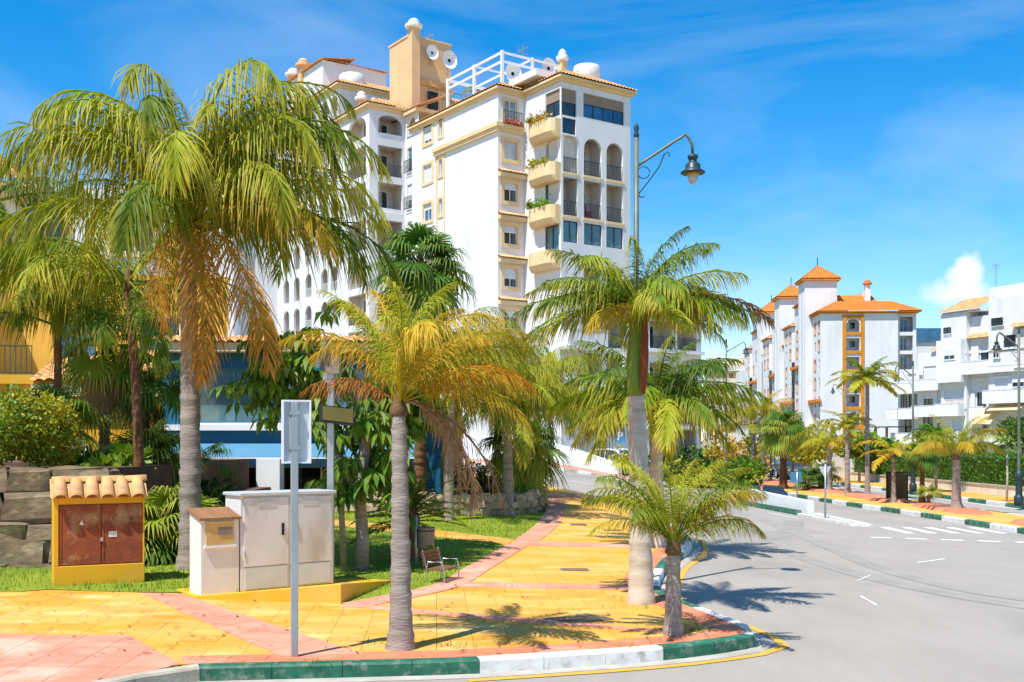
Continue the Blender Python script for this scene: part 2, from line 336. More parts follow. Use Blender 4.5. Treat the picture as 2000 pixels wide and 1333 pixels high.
PATHL = [G(870, 1069), G(760, 1060), G(640, 1052)]; PATHU = [G(640, 1042), G(760, 1050), G(880, 1059), G(1005, 1070)]
LB2 = smooth([G(1005, 1070), G(1040, 1050), G(1062, 1030), G(1070, 1010), (.95, 35.5), (.2, 38.2), (-1.6, 41.5), (-6, 47.5), (-14, 53)], 2)
sheet(pav + [(-20, 61.3), (-26, 58)] + [(-26, 8)] , .10, 1.0, 'pavement_bed', 'joint')
yellow = [q for q in pav] + LB2[::-1] + PATHU[::-1] + PATHL[::-1] + LB[::-1] + [(-12, 16.3), (-12, 8.2)]
bands = []
bands.append((offset(KPs, KW + .005)[2:-30] + offset(KPs, KW + .40)[2:-30][::-1], 'pave_red', .4, .2, 0.))
bands.append(([G(-600, 1250), G(252, 1250), G(352, 1303), (-3.52, 11.0), (-4.0, 10.4), (-5.45, 8.2), (-12, 8.2)], 'pave_pink', .5, .5, .0))
bands.append(([G(278, 1172), G(356, 1173), G(708, 1283), G(548, 1288)], 'pave_pink', .5, .5, -.5))
bands.append(([G(905, 1146), G(1245, 1150), G(1245, 1158), G(880, 1155)], 'pave_pink', .4, .4, 0))
bands.append(([G(1010, 1071), G(1250, 1075), G(1250, 1081), G(990, 1079)], 'pave_pink', .4, .4, 0))
bands.append(([G(1062, 995), G(1225, 999), G(1225, 1003), G(1062, 999)], 'pave_pink', .5, .5, 0))
bands.append(([G(668, 1187), G(1000, 1212), G(1296, 1236), G(1296, 1241), G(1000, 1219), G(668, 1193)], 'pave_pink', .4, .4, 0))
lb_in = LB[3:]
bands.append((smooth(lb_in, 1) + offset(smooth(lb_in, 1), -.45)[::-1], 'pave_pink', .4, .4, .6))
bands.append((LB2[:18] + offset(LB2, -.55)[:18][::-1], 'pave_pink', .4, .4, .6))
bpolys = [b[0] for b in bands]
for q in cells(yellow, .42, .42, radians(4), .005):
    if q and not any(all(inside(b, *p) for p in q) for b in bpolys): tiles.append((q, .15, 'pave_yellow'))
for k, (b, m, cx, cy_, ang) in enumerate(bands):
    for q in cells(b, cx, cy_, ang, .008, .5 if m == 'pave_red' else 0): tiles.append((q, .155 + .0012 * k, m))
def seen(t):
    q = t[0]; cx = sum(p[0] for p in q) / len(q); cy_ = sum(p[1] for p in q) / len(q); px = 1000 + FPX * cx / cy_; py = HOR + FPX * (CAMH - .15) / cy_
    return abs(area(q)) / cy_ ** 3 * (1 if -30 < px < 2000 and py < 1345 else .001)
tiles.sort(key=seen, reverse=True)
pavement = tag(link('pavement', None), kind='structure')
def slab(mb, q, z):
    if area(q) < 0: q = q[::-1]
    ta, tb = R.uniform(-.0025, .0025), R.uniform(-.0025, .0025); ox, oy = q[0]; dz = R.uniform(-.001, .001)
    top = [mb.p((x, y, H(x, y) + z + dz + ta * (x - ox) + tb * (y - oy))) for x, y in q]; bot = [mb.p((x, y, H(x, y) + .09)) for x, y in q]
    n = len(q); mb.f.append(top)
    for j in range(n): mb.f.append([bot[j], bot[(j + 1) % n], top[(j + 1) % n], top[j]])
rest = {}
for k, (q, z, m) in enumerate(tiles):
    if k < 300:
        mb = MB(); slab(mb, q, z); mb.build('paving_slab', m, pavement)
    else: slab(rest.setdefault(m, MB()), q, z)
for m, mb in rest.items(): tag(mb.build('far_paving', m, pavement), kind='stuff')
# kerbs
def kerb(name, path, pattern, step, h=.15, wd=KW, zf=H, base=0.):
    k = tag(link(name, None), kind='structure'); P = resample(path, step); I = offset(P, wd); n = len(P)
    for i in range(n - 1):
        mb = MB(); a, b, c, d = P[i], P[i + 1], I[i + 1], I[i]; g = .004
        lerp = lambda p, q, t: (p[0] + (q[0] - p[0]) * t, p[1] + (q[1] - p[1]) * t)
        a, b, d, c = lerp(a, b, g), lerp(a, b, 1 - g), lerp(d, c, g), lerp(d, c, 1 - g)
        a2, b2 = lerp(a, d, .12), lerp(b, c, .12)
        pr = [(a, -.05), (a, h - .02), (a2, h + .004), (d, h + .004), (d, 0)]; pq = [(b, -.05), (b, h - .02), (b2, h + .004), (c, h + .004), (c, 0)]
        A = [mb.p((*p, zf(*p) + z + base)) for p, z in pr]; B = [mb.p((*p, zf(*p) + z + base)) for p, z in pq]
        for j in range(4): mb.f.append([A[j], B[j], B[j + 1], A[j + 1]])
        mb.f.append(A); mb.f.append(B[::-1]); mb.build('kerb_stone', pattern(i, a), k)
    return k
def pat(i, a):
    x, y = a
    if y < 10.9 and x < -3.2: return 'kerb_bare'
    if y < 13.3 and x < -.55: return 'kerb_green'
    if x < 1.5 and y < 13: return 'kerb_white'
    if y < 12.82: return 'kerb_green'
    if y < 15: return 'kerb_white'
    if y < 38: return ('kerb_green', 'kerb_white')[int(y / 2.4) % 2]
    return 'kerb_bare'
kerb('kerb', KPs, pat, .72)
# repaired strips and patches in the asphalt
pbr('asphalt_patch', (.265, .242, .215), (.32, .29, .255), 1.2, 9, .9, .4, 60)
mb = MB()
for (x0, y0, x1, y1, wd) in ((5.4, 25.5, 8.6, 33, .6),):
    P = smooth([(x0, y0), ((x0 + x1) / 2 + .5, (y0 + y1) / 2 - .4), (x1, y1)], 2); ribbon(mb, P, -wd / 2, wd / 2, .004, step=.7)
struct('asphalt_patch', mb, 'asphalt_patch')
pbr('tyre_track', (.282, .256, .225), (.345, .312, .272), 1.5, 9, .9, .4, 80)
mb = MB()
for k, o in enumerate((0, 1.5)):
    P = smooth([(13 - o * .2, 12 + o), (8.5 - o * .2, 14.5 + o), (6.2 + o * .5, 19 + o * .5), (6.0 + o, 27), (6.3 + o, 36)], 3); ribbon(mb, P, -.2, .2, .005, step=.6)
struct('tyre_tracks', mb, 'tyre_track')
# painted lines beside the kerb, gutter strip
mb = MB(); ribbon(mb, KPs[2:60], -.20, 0, .004); struct('gutter', mb, 'gutter')
mb = MB(); ribbon(mb, KPs[3:62], -.36, -.24, .008); struct('yellow_line', mb, 'line_yellow')
# far pavement beyond the hill road
fk = smooth(FARK, 2); FI = offset(fk, -KW)
kerb('kerb', offset(fk, -KW)[:60], lambda i, a: 'kerb_white' if i % 2 else 'kerb_bare', .9)
mb = MB()
for q in cells(FI[12:] + offset(fk, -2.6)[12:][::-1], .8, .8, .6): mb.poly([(x, y, H(x, y) + .15) for x, y in q])
struct('far_pavement', mb, 'pave_pink')
# lawns and planting beds
lawn1 = [(-26, 15.6), (-7.2, 15.9)] + LB + PATHL + [G(560, 1052), (-9, 26.5), (-14, 27), (-26, 27)]
lawn2 = [G(500, 1043)] + PATHU + LB2[:10] + [(.9, 30), (-.5, 29.2), (-3, 29.2), (-6, 29.6)]
path = PATHL[::-1] + [G(990, 1079)] + PATHU[::-1] + [(-9, 27), (-9, 25.6)]
sheet(lawn1, .158, .7, 'lawn', 'grass', noise=.012); sheet(lawn2, .16, .7, 'lawn', 'grass', noise=.012)
mb = MB()
for q in cells([G(990, 1079)] + PATHL + [G(640, 1043)] + PATHU[1:], .5, .5, .0, .012): slab(mb, q, .165)
struct('garden_path', mb, 'pave_yellow')
bed = [(-7, 29.6), (-3, 29.4), (-.5, 29.4), (.55, 30.2), (.95, 32), (.9, 35.4), (.1, 38.1), (-1.7, 41.3), (-6, 47.2), (-13, 52), (-20, 52), (-20, 30)]
sheet(bed, .42, 1.0, 'planting_bed', 'soil', noise=.25)
sheet([(-30, 27), (-30, 60), (-13, 52), (-20, 40), (-20, 30), (-7.2, 29.3), (-6.3, 27.3)], .2, 1.5, 'shop_forecourt', 'pave_yellow')
sheet([(8.9, 56.2), (12.2, 56.2), (12.4, 62), (12.9, 80), (9.3, 80)], .15, 2., 'planted_island', 'grass')
# grass blades along the lawns
def blades(poly, n, name, hmin=.04, hmax=.11, ymax=99):
    mb = MB(); x0, x1 = min(p[0] for p in poly), max(p[0] for p in poly); y0, y1 = min(p[1] for p in poly), max(p[1] for p in poly); k = 0
    while k < n:
        x, y = R.uniform(max(x0, -11), x1), R.uniform(y0, min(y1, ymax))
        if not inside(poly, x, y): k += .05; continue
        a = R.uniform(0, 2 * pi); h = R.uniform(hmin, hmax); l = R.uniform(.01, .06); z = H(x, y) + .15
        mb.poly([(x - .008 * cos(a), y - .008 * sin(a), z), (x + .008 * cos(a), y + .008 * sin(a), z), (x - l * sin(a), y + l * cos(a), z + h)]); k += 1
    return tag(mb.build(name, 'blade'), 'short green lawn grass in the garden beside the pavement', 'grass', kind='stuff')
blades(lawn1, 16000, 'grass'); blades(lawn2, 5000, 'grass')
tag(bpy.data.objects['grass.001'], 'sunlit green lawn grass in front of the low rubble wall')
pbr('cover_brown', (.17, .11, .06), (.24, .16, .08), 5, rough=.7)
# covers in the pavement
def cover(px, py, wd, dp, ang, label):
    x, y = G(px, py); t = thing('manhole_cover', label, 'manhole cover', (x, y, H(x, y) + .156), ang, 'covers set in the yellow pavement')
    MB().box(-wd / 2, wd / 2, -dp / 2, dp / 2, 0, .003).build('frame', 'taupe', t)
    MB().box(-wd / 2 + .04, wd / 2 - .04, -dp / 2 + .04, dp / 2 - .04, .001, .006).build('lid', 'cover_brown', t)
cover(1129, 1042, .42, .5, 0, 'dark rectangular cover left of the pair near the pavement bend')
cover(1195, 1050, .42, .4, 0, 'dark rectangular cover right of the pair near the pavement bend')
cover(1122, 1121, .5, .35, 0, 'narrow dark cover in the yellow slabs left of the thick royal palm')
cover(1200, 1029, .9, .9, .7, 'diamond set dark cover farthest up the yellow pavement')
cover(1130, 1214, .75, .55, .6, 'diamond set dark brown patch in front of the thick royal palm')  # dark brown patch, built with the same thin frame and lid
# ------------------------------------------------------------------ right-hand avenue
flat = lambda x, y: dip(x, y) * 0
med_near = [(13.8, 22), (13.6, 29), (13.4, 32.4), (13.2, 36), (12.75, 40), (12.5, 44), (12.35, 48), (12.4, 54), (12.9, 62), (13.4, 72), (13.6, 95)]
med_far = [(16.2, 22), (16.05, 34), (15.9, 44), (15.9, 60), (16, 95)]
mn = smooth(med_near, 1); mf = smooth(med_far, 1)
kerb('kerb', offset(mn[::-1], 0)[::-1], lambda i, a: ('kerb_green', 'kerb_white')[i % 2], 1.35, zf=flat) if False else None
def kerb_r(path, side, step, zf=flat): return kerb('kerb', path if side > 0 else path[::-1], lambda i, a: ('kerb_green', 'kerb_white')[i % 2], step, zf=zf)
kerb_r(mn, -1, 1.5); kerb_r(mf, 1, 1.6)
mp_ = offset(mn, -KW)[::1] + offset(mf, KW)[::-1]
mb = MB()
for q in cells(mp_, 1., 1.): mb.poly([(x, y, .15) for x, y in q])
struct('median', mb, 'pave_yellow')
mb = MB()
for cx_, cy_, rx, ry, ex in ((14.75, 36.4, .62, 2.6, .10), (14.6, 43.5, .68, 3.0, .1), (14.45, 50.5, .7, 3.4, .1), (14.4, 60, .75, 5.0, .1), (14.6, 29.2, .6, 1.8, .1)):
    ring = [(cx_ + rx * math.copysign(abs(cos(a)) ** .6, cos(a)), cy_ + ry * math.copysign(abs(sin(a)) ** .6, sin(a))) for a in [2 * pi * k / 28 for k in range(28)]]
    ring2 = [(cx_ + (p[0] - cx_) * .8, cy_ + (p[1] - cy_) * .9) for p in ring]
    a = [mb.p((*p, .151)) for p in ring]; b = [mb.p((*p, .15 + ex)) for p in ring2]
    for j in range(28): mb.f.append([a[j], a[(j + 1) % 28], b[(j + 1) % 28], b[j]])
    mb.f.append(b)
struct('brick_tree_bed', mb, 'pave_red')
fs = [(18.6, 22), (18.6, 36), (18.45, 46), (18.2, 54), (18.2, 95)]; fsm = smooth(fs, 1)
kerb_r(fsm, -1, 1.6)
mb = MB()
for q in cells(offset(fsm, -KW) + [(21.6, 95), (21.2, 60), (21, 45), (21, 22)], 1., 1.): mb.poly([(x, y, .15) for x, y in q])
struct('avenue_pavement', mb, 'pave_yellow')
# zebra, give-way dashes and lane marks
def marks(name, quads, mat, z=.006):
    mb = MB()
    for q in quads: mb.poly([(x, y, z + H(x, y)) for x, y in q])
    struct(name, mb, mat)
zs = []
for k in range(5):
    x = 10.55 + .62 * k; zs.append([(x, 28.9), (x + .24, 28.9), (x + .2, 30.9), (x - .04, 30.9)])
marks('zebra_crossing', zs, 'line_white')
ds = []
for k in range(9):
    x = 9.2 + .78 * k; y = 27.6 - .32 * k; ds.append([(x, y), (x + .48, y - .18), (x + .48, y + .07), (x, y + .25)])
for p, q in (((1674, 1138), (1700, 1126)), ((1790, 1101), (1846, 1093)), ((1680, 1168), (1712, 1186)), ((1500, 1004), (1560, 1014))):
    a, b = G(*p, 0), G(*q, 0); ds.append([a, b, (b[0] + .05, b[1] + .12), (a[0] + .05, a[1] + .12)])
marks('give_way_line', ds, 'line_white')
hs_ = []
hr = smooth([(5.5, 30), (5.2, 38), (3.6, 43.6), (1.0, 47.5), (-3, 52), (-10, 58)], 2); P = resample(hr, .8)
mb = MB()
for i in range(0, len(P) - 2, 3): ribbon(mb, P[i:i + 3], -.06, .06, .012, step=.4)
struct('lane_dashes', mb, 'line_white')
mb = MB(); ribbon(mb, [(x - .3, y) for x, y in fsm], -.06, .06, .008, flat, 2.); ribbon(mb, [(x + .35, y) for x, y in mf], -.06, .06, .008, flat, 2.); struct('edge_line', mb, 'line_white')
# pale garden wall carrying on behind the parked cars
t = thing('avenue_wall', 'pale rendered garden wall behind the parked cars on the avenue', 'wall', (20.6, 66, 0)); MB().box(0, .25, 0, 46, 0, 1.9).build('wall_body', 'dirty_white', t); MB().box(-.05, .3, 0, 46, 1.9, 1.98).build('coping', 'kerb_bare', t)
mb = MB(); [mb.box(-.03, 0, 4 + 2.1 * k, 5.4 + 2.1 * k, .2, 1.7) for k in range(4)]; mb.build('gate_panel', 'bright_white', t)
# splitter island: white wall on a green kerb, white kerb nose
SW = [(8.95, 41.8), (9.05, 40), (9.62, 35.9)]; NOSE = smooth([(9.62, 35.9), (9.75, 34), (10.0, 31.4), (10.15, 30.8), (10.28, 31.4), (10.1, 34), (10.02, 35.9)], 1)
kerb('kerb', SW[::-1], lambda i, a: 'kerb_green', 1.2, h=.17); kerb('kerb', NOSE[::-1], lambda i, a: 'kerb_white', .8, h=.07)
t = thing('low_wall', 'low white rendered wall tapering towards the crossing on a green kerb', 'wall', (0, 0, 0))
mb = MB(); P = resample(SW, .8); I = offset(P, .20); J = offset(P, .44)
for i in range(len(P)):
    f = i / (len(P) - 1); h = .60 - .14 * f
    mb.v += [(*I[i], H(*I[i]) - .1), (*I[i], H(*I[i]) + h), (*J[i], H(*I[i]) + h), (*J[i], -1.2)]; mb.t += [0.] * 4
for i in range(len(P) - 1):
    for j in range(3): mb.f.append([4 * i + j, 4 * i + 4 + j, 4 * i + 5 + j, 4 * i + 1 + j])
n = len(P) - 1; mb.f.append([4 * n, 4 * n + 1, 4 * n + 2, 4 * n + 3]); mb.build('wall_body', 'bright_white', t)
# white retaining wall along the hill road
WL = [(-2.5, 64), (1.0, 62.2), (2.8, 60.5), (4.4, 57.5), (5.6, 55.2)]; WLs = resample(smooth(WL, 1), 1.)
t = thing('roadside_wall', 'sloping white garden wall beside the uphill road', 'wall')
mb = MB(); J = offset(WLs, -.25)
for i, q in enumerate(WLs):
    f = i / (len(WLs) - 1); h = 1.5 - .85 * f
    mb.v += [(*q, H(*q) - .3), (*q, H(*q) + h), (*J[i], H(*q) + h), (*J[i], H(*q) - .3)]; mb.t += [0.] * 4
for i in range(len(WLs) - 1):
    for j in range(3): mb.f.append([4 * i + j, 4 * i + 4 + j, 4 * i + 5 + j, 4 * i + 1 + j])
n = len(WLs) - 1; mb.f.append([4 * n, 4 * n + 1, 4 * n + 2, 4 * n + 3]); mb.build('wall_body', 'bright_white', t)
# ------------------------------------------------------------------ building helpers
def FR(x0, y0): return lambda u, v, z: (x0 + u, y0 - v, z)      # front-facing plane, u to the right, v outwards
def FL(x0, y0): return lambda u, v, z: (x0 - v, y0 + u, z)      # left-facing plane, u to the back, v outwards
def wall(parent, F, u0, u1, z0, z1, holes=(), mat='white_wall', t=.22, name='wall'):
    mb = MB(F); us = sorted({u0, u1, *[h[0] for h in holes], *[h[1] for h in holes]}); zs = sorted({z0, z1, *[h[2] for h in holes], *[h[3] for h in holes]})
    us = [u for u in us if u0 <= u <= u1]; zs = [z for z in zs if z0 <= z <= z1]
    for a, b in zip(us, us[1:]):
        run = None
        for c, d in zip(zs, zs[1:]):
            m, n = (a + b) / 2, (c + d) / 2
            if any(h[0] < m < h[1] and h[2] < n < h[3] for h in holes):
                if run: mb.poly([(a, 0, run[0]), (b, 0, run[0]), (b, 0, run[1]), (a, 0, run[1])]); run = None
            else: run = (run[0], d) if run else (c, d)
        if run: mb.poly([(a, 0, run[0]), (b, 0, run[0]), (b, 0, run[1]), (a, 0, run[1])])
    for h in holes:
        a, b, c, d = h[:4]; arch = len(h) > 4 and h[4]
        top = d - ((b - a) / 2 * arch if arch else 0)
        mb.poly([(a, 0, c), (a, 0, top), (a, -t, top), (a, -t, c)]); mb.poly([(b, 0, c), (b, 0, top), (b, -t, top), (b, -t, c)]); mb.poly([(a, 0, c), (b, 0, c), (b, -t, c), (a, -t, c)])
        if not arch: mb.poly([(a, 0, d), (b, 0, d), (b, -t, d), (a, -t, d)])
        else:
            r = (b - a) / 2; m = (a + b) / 2; arc = [(m - r * cos(k * pi / 12), top + r * arch * sin(k * pi / 12)) for k in range(13)]
            for (p, q), (p2, q2) in zip(arc, arc[1:]):
                mb.poly([(p, 0, q), (p2, 0, q2), (p2, 0, d), (p, 0, d)]); mb.poly([(p, 0, q), (p2, 0, q2), (p2, -t, q2), (p, -t, q)])
    return mb.build(name, mat, parent)
def loggia(parent, F, a, b, c, d, depth=1.25, mat='loggia_wall', door=True, t=.22, rail_=0, rmat='rail', door_mat='glass_dark'):
    "deep recess behind an opening, open in front, with a door at the back"
    mb = MB(F); e = .12; t2 = -t; k = -t - depth
    for q in ([(a - e, t2, c), (b + e, t2, c), (b + e, k, c), (a - e, k, c)], [(a - e, t2, d + .15), (b + e, t2, d + .15), (b + e, k, d + .15), (a - e, k, d + .15)], [(a - e, t2, c), (a - e, t2, d + .15), (a - e, k, d + .15), (a - e, k, c)],
              [(b + e, t2, c), (b + e, t2, d + .15), (b + e, k, d + .15), (b + e, k, c)], [(a - e, k, c), (b + e, k, c), (b + e, k, d + .15), (a - e, k, d + .15)]): mb.poly(q)
    o = mb.build('loggia', mat, parent)
    if door:
        w_ = min(1.5, (b - a) * .55); m = a + (b - a) * .55
        db = MB(F).box(m - w_ / 2, m + w_ / 2, k + .01, k + .05, c + .02, min(c + 2.1, d - .15)); db.build('door', 'bright_white', o)
        MB(F).box(m - w_ / 2 + .08, m - .04, k + .045, k + .06, c + .2, min(c + 2.02, d - .2)).box(m + .04, m + w_ / 2 - .08, k + .045, k + .06, c + .2, min(c + 2.02, d - .2)).build('pane', door_mat, o)
    if rail_: railing(o, F, a, b, c, c + rail_, -.08, rmat)
    return o
def railing(parent, F, a, b, c, d, v=0., mat='rail', sp=.13, th=.012):
    mb = MB(F); mb.box(a, b, v - .02, v + .02, d - .035, d); mb.box(a, b, v - .015, v + .015, c + .06, c + .09)
    n = max(2, int((b - a) / sp))
    for k in range(n + 1):
        u = a + (b - a) * k / n; mb.box(u - th, u + th, v - th, v + th, c, d)
    return mb.build('railing', mat, parent)
def window(parent, F, a, b, c, d, glass='glass_dark', frame='bright_white', shut=0., sur=None, sw=.16, mull=1, rec=.14, shm='bright_white', sill=True, st=.05):
    mb = MB(F); f = .055; v0, v1 = -rec, -rec + .05
    zt = d - (d - c) * shut
    for q in ((a, a + f, c, zt), (b - f, b, c, zt), (a + f, b - f, c, c + f), (a + f, b - f, zt - f, zt)): mb.box(q[0], q[1], v0, v1, q[2], q[3])
    for k in range(mull):
        m = a + (b - a) * (k + 1) / (mull + 1); mb.box(m - .03, m + .03, v0 + .004, v1 + .004, c + f, zt - f)
    o = mb.build('window', frame, parent)
    MB(F).poly([(a, v0 + .015, c), (b, v0 + .015, c), (b, v0 + .015, zt), (a, v0 + .015, zt)])
    g = MB(F); g.poly([(a, v0 + .015, c), (b, v0 + .015, c), (b, v0 + .015, zt), (a, v0 + .015, zt)]); g.build('pane', glass, o)
    if shut:
        s = MB(F); n = max(2, int((d - zt) / .09))
        for k in range(n):
            z0 = zt + (d - zt) * k / n; z1 = zt + (d - zt) * (k + 1) / n; s.poly([(a, v0 + .03, z1), (b, v0 + .03, z1), (b, v0 + .055, z0), (a, v0 + .055, z0)])
        s.build('shutter', shm, o)
    if sur:
        s = MB(F); s.box(a - sw, a, -.02, st, c - sw, d + sw); s.box(b, b + sw, -.02, st, c - sw, d + sw); s.box(a, b, -.02, st + .003, d, d + sw); s.box(a, b, -.02, st + .02, c - sw, c); s.build('surround', sur, o)
    elif sill: MB(F).box(a - .08, b + .08, -.1, .07, c - .07, c).build('sill', 'bright_white', o)
    return o
def tiles_roof(mb, p0, p1, p2, p3, period=.3, amp=.055, rows=None):
    "corrugated barrel-tile patch: eave p0->p1, top p3->p2"
    p0, p1, p2, p3 = map(Vector, (p0, p1, p2, p3)); Lu = max((p1 - p0).length, (p2 - p3).length); Lv = max((p3 - p0).length, (p2 - p1).length)
    nrm = (p1 - p0).cross(p3 - p0).normalized()
    if nrm.z < 0: nrm = -nrm
    nu = max(2, round(Lu / period)) * 4; nv = rows or max(1, round(Lv / .42)); ax = (p1 - p0).normalized(); ids = []
    wave = (1., .55, -.35, .55)
    for j in range(nv):
        for s in (0, 1):
            v = (j + s) / nv; row = []
            e0 = p0 + (p3 - p0) * v; e1 = p1 + (p2 - p1) * v
            for i in range(nu + 1):
                q = p0 + (p1 - p0) * (i / nu); lo = (e0 - p0).dot(ax) / Lu; hi = (e1 - p0).dot(ax) / Lu; u = min(max(i / nu, lo), hi)
                f = (u - lo) / (hi - lo) if hi - lo > 1e-5 else 0
                row.append(mb.p(e0 + (e1 - e0) * f + nrm * (amp * wave[i % 4] + (.03 if s == 0 else 0.))))
            ids.append(row)
    for a, b in zip(ids, ids[1:]):
        for i in range(nu): mb.f.append([a[i], a[i + 1], b[i + 1], b[i]])
def hip_skirt(parent, x0, x1, y0, y1, z, inset, rise, sides='flrb', mat='roof_terracotta', fascia='cream', ov=.35, fh=.45, period=.3, name='roof'):
    "tiled skirt round a flat block, over a coloured cornice"
    ex0, ex1, ey0, ey1 = x0 - (ov if 'l' in sides else 0), x1 + (ov if 'r' in sides else 0), y0 - (ov if 'f' in sides else 0), y1 + (ov if 'b' in sides else 0)
    ix0, ix1, iy0, iy1 = x0 + (inset if 'l' in sides else 0), x1 - (inset if 'r' in sides else 0), y0 + (inset if 'f' in sides else 0), y1 - (inset if 'b' in sides else 0)
    mb = MB(); zt = z + rise
    if 'f' in sides: tiles_roof(mb, (ex0, ey0, z), (ex1, ey0, z), (ix1, iy0, zt), (ix0, iy0, zt), period)
    if 'l' in sides: tiles_roof(mb, (ex0, ey1, z), (ex0, ey0, z), (ix0, iy0, zt), (ix0, iy1, zt), period)
    if 'r' in sides: tiles_roof(mb, (ex1, ey0, z), (ex1, ey1, z), (ix1, iy1, zt), (ix1, iy0, zt), period)
    if 'b' in sides: tiles_roof(mb, (ex1, ey1, z), (ex0, ey1, z), (ix0, iy1, zt), (ix1, iy1, zt), period)
    mb.poly([(ix0, iy0, zt), (ix1, iy0, zt), (ix1, iy1, zt), (ix0, iy1, zt)])
    o = mb.build(name, mat, parent)
    if fascia:
        f = MB(); g = .04
        f.prism([(ex0 + g, ey0 + g), (ex1 - g, ey0 + g), (ex1 - g, ey1 - g), (ex0 + g, ey1 - g)], z - fh * .45, z - .05)
        f.prism([(x0 - (.12 if 'l' in sides else 0), y0 - (.12 if 'f' in sides else 0)), (x1 + (.12 if 'r' in sides else 0), y0 - (.12 if 'f' in sides else 0)), (x1 + (.12 if 'r' in sides else 0), y1), (x0 - (.12 if 'l' in sides else 0), y1)], z - fh, z - fh * .45)
        f.build('cornice', fascia, o)
    return o
def pyramid(parent, x0, x1, y0, y1, z, rise, mat, ov=.5, name='roof', period=.4):
    mb = MB(); a, b, c, d = x0 - ov, x1 + ov, y0 - ov, y1 + ov; m = ((x0 + x1) / 2, (y0 + y1) / 2, z + rise)
    for p, q in (((a, c), (b, c)), ((b, c), (b, d)), ((b, d), (a, d)), ((a, d), (a, c))): tiles_roof(mb, (*p, z), (*q, z), m, m, period, .06)
    mb.prism([(a + .05, c + .05), (b - .05, c + .05), (b - .05, d - .05), (a + .05, d - .05)], z - .35, z - .04)
    return mb.build(name, mat, parent)
def chimney(parent, x, y, z, h=1.6, w_=.5, mat='white_wall', cap='roof_terracotta', n=4):
    mb = MB()
    mb.box(x - w_ / 2, x + w_ / 2, y - w_ / 2, y + w_ / 2, z, z + h); o = mb.build('chimney', mat, parent)
    MB().lathe([(w_ * .72, z + h), (w_ * .95, z + h + .1), (w_ * .95, z + h + .3), (w_ * .6, z + h + .42), (w_ * .62, z + h + .6), (w_ * .35, z + h + .78), (.05, z + h + .85)], 12, (x, y)).build('cap', cap, o)
def balcony(parent, F, a, b, z, out_, h=1.05, mat='cream', slab=.22, taper=0.):
    mb = MB(F); th = .1
    mb.box(a, b, 0, out_, z - slab, z); mb.box(a, b, out_ - th, out_, z, z + h); mb.box(a, a + th, 0, out_ - th, z, z + h); mb.box(b - th, b, 0, out_ - th, z, z + h)
    o = mb.build('balcony', mat, parent); MB(F).box(a - .03, b + .03, out_ - th - .03, out_ + .03, z + h, z + h + .06).build('coping', mat, o); return o
def foliage(mb, c, r, n, s, T=None):
    for _ in range(n):
        d = Vector((R.gauss(0, 1), R.gauss(0, 1), R.gauss(0, 1))).normalized() * R.uniform(.45, 1) ** .5
        p = Vector((c[0] + d.x * r[0], c[1] + d.y * r[1], c[2] + d.z * r[2])); leafq(mb, p, s * R.uniform(.6, 1.3), d)
def leafq(mb, p, s, d):
    u = (d + Vector((R.uniform(-1, 1), R.uniform(-1, 1), R.uniform(-1, .6)))).normalized(); v = u.cross(Vector((R.uniform(-1, 1), R.uniform(-1, 1), R.uniform(-1, 1)))).normalized()
    i = [mb.p(q) for q in (p, p + u * s * .5 + v * s * .28, p + u * s, p + u * s * .5 - v * s * .28)]; mb.f.append(i)
# ------------------------------------------------------------------ the large white apartment block on the hill
AB = thing('apartment_building', 'tall white apartment block with cream cornices, arches and terracotta roofs behind the palms', 'building', (3.27, 72, 0), atan2(.57, .82))
z0 = 0.5
# wing D : arcaded front
cols = ((.18, 1.42), (1.95, 3.5), (3.92, 5.42)); D = FR(0, 0); holes = [(.06, 1.30, 24.2, 26.0), (.12, 1.25, 22.95, 24.05), (1.9, 5.5, 24.35, 26.0)]
fl = [20.45, 17.55, 14.65, 11.75, 8.85, 5.95, 3.05]
for a, b in cols: holes.append((a, b, 20.45, 23.0, .98))
for a, b in cols: holes.append((a, b, 17.55, 20.1))
for a, b in cols: holes.append((a, b, 15.75, 17.2))
for z in (11.75, 8.85, 5.95, 3.05):
    for a, b in cols[1:]: holes.append((a, b, z, z + 2.45))
wall(AB, D, 0, 6.08, z0, 26.6, holes)
window(AB, D, .06, 1.30, 24.2, 26.0, 'glass_dark', 'dark_metal', .48, mull=1, shm='curtain', sill=False); window(AB, D, .12, 1.25, 22.95, 24.05, 'glass_dark', 'dark_metal', mull=0)
window(AB, D, 1.9, 5.5, 24.35, 26.0, 'glass_blue', 'dark_metal', .42, mull=3, shm='curtain', sill=False)
for i, (a, b) in enumerate(cols):
    loggia(AB, D, a, b, 20.45, 23.0, rail_=1.0, door=i < 2); loggia(AB, D, a, b, 17.55, 20.1, rail_=1.0, door=i < 2); window(AB, D, a, b, 15.75, 17.2, 'glass_teal', 'dark_metal', mull=1, sill=False)
    MB(D).box(a - .1, b + .1, -.1, .06, 20.25, 20.42).build('sill', 'cream', AB); MB(D).box(a - .1, b + .1, -.1, .06, 17.35, 17.52).build('sill', 'cream', AB)
    if i:
        for z in (11.75, 8.85, 5.95, 3.05): loggia(AB, D, a, b, z, z + 2.45, rail_=1.0)
MB(D).box(2.5, 3.2, -1.2, -.7, 17.6, 18.2).box(2.45, 2.6, -1.3, -.6, 17.6, 18.6).build('balcony_chair', 'cloth_red', AB)
balcony(AB, D, -.4, 2.9, 8.7, 1.4, 1.1, 'bright_white'); balcony(AB, D, -.4, 2.9, 5.8, 1.4, 1.1, 'bright_white')
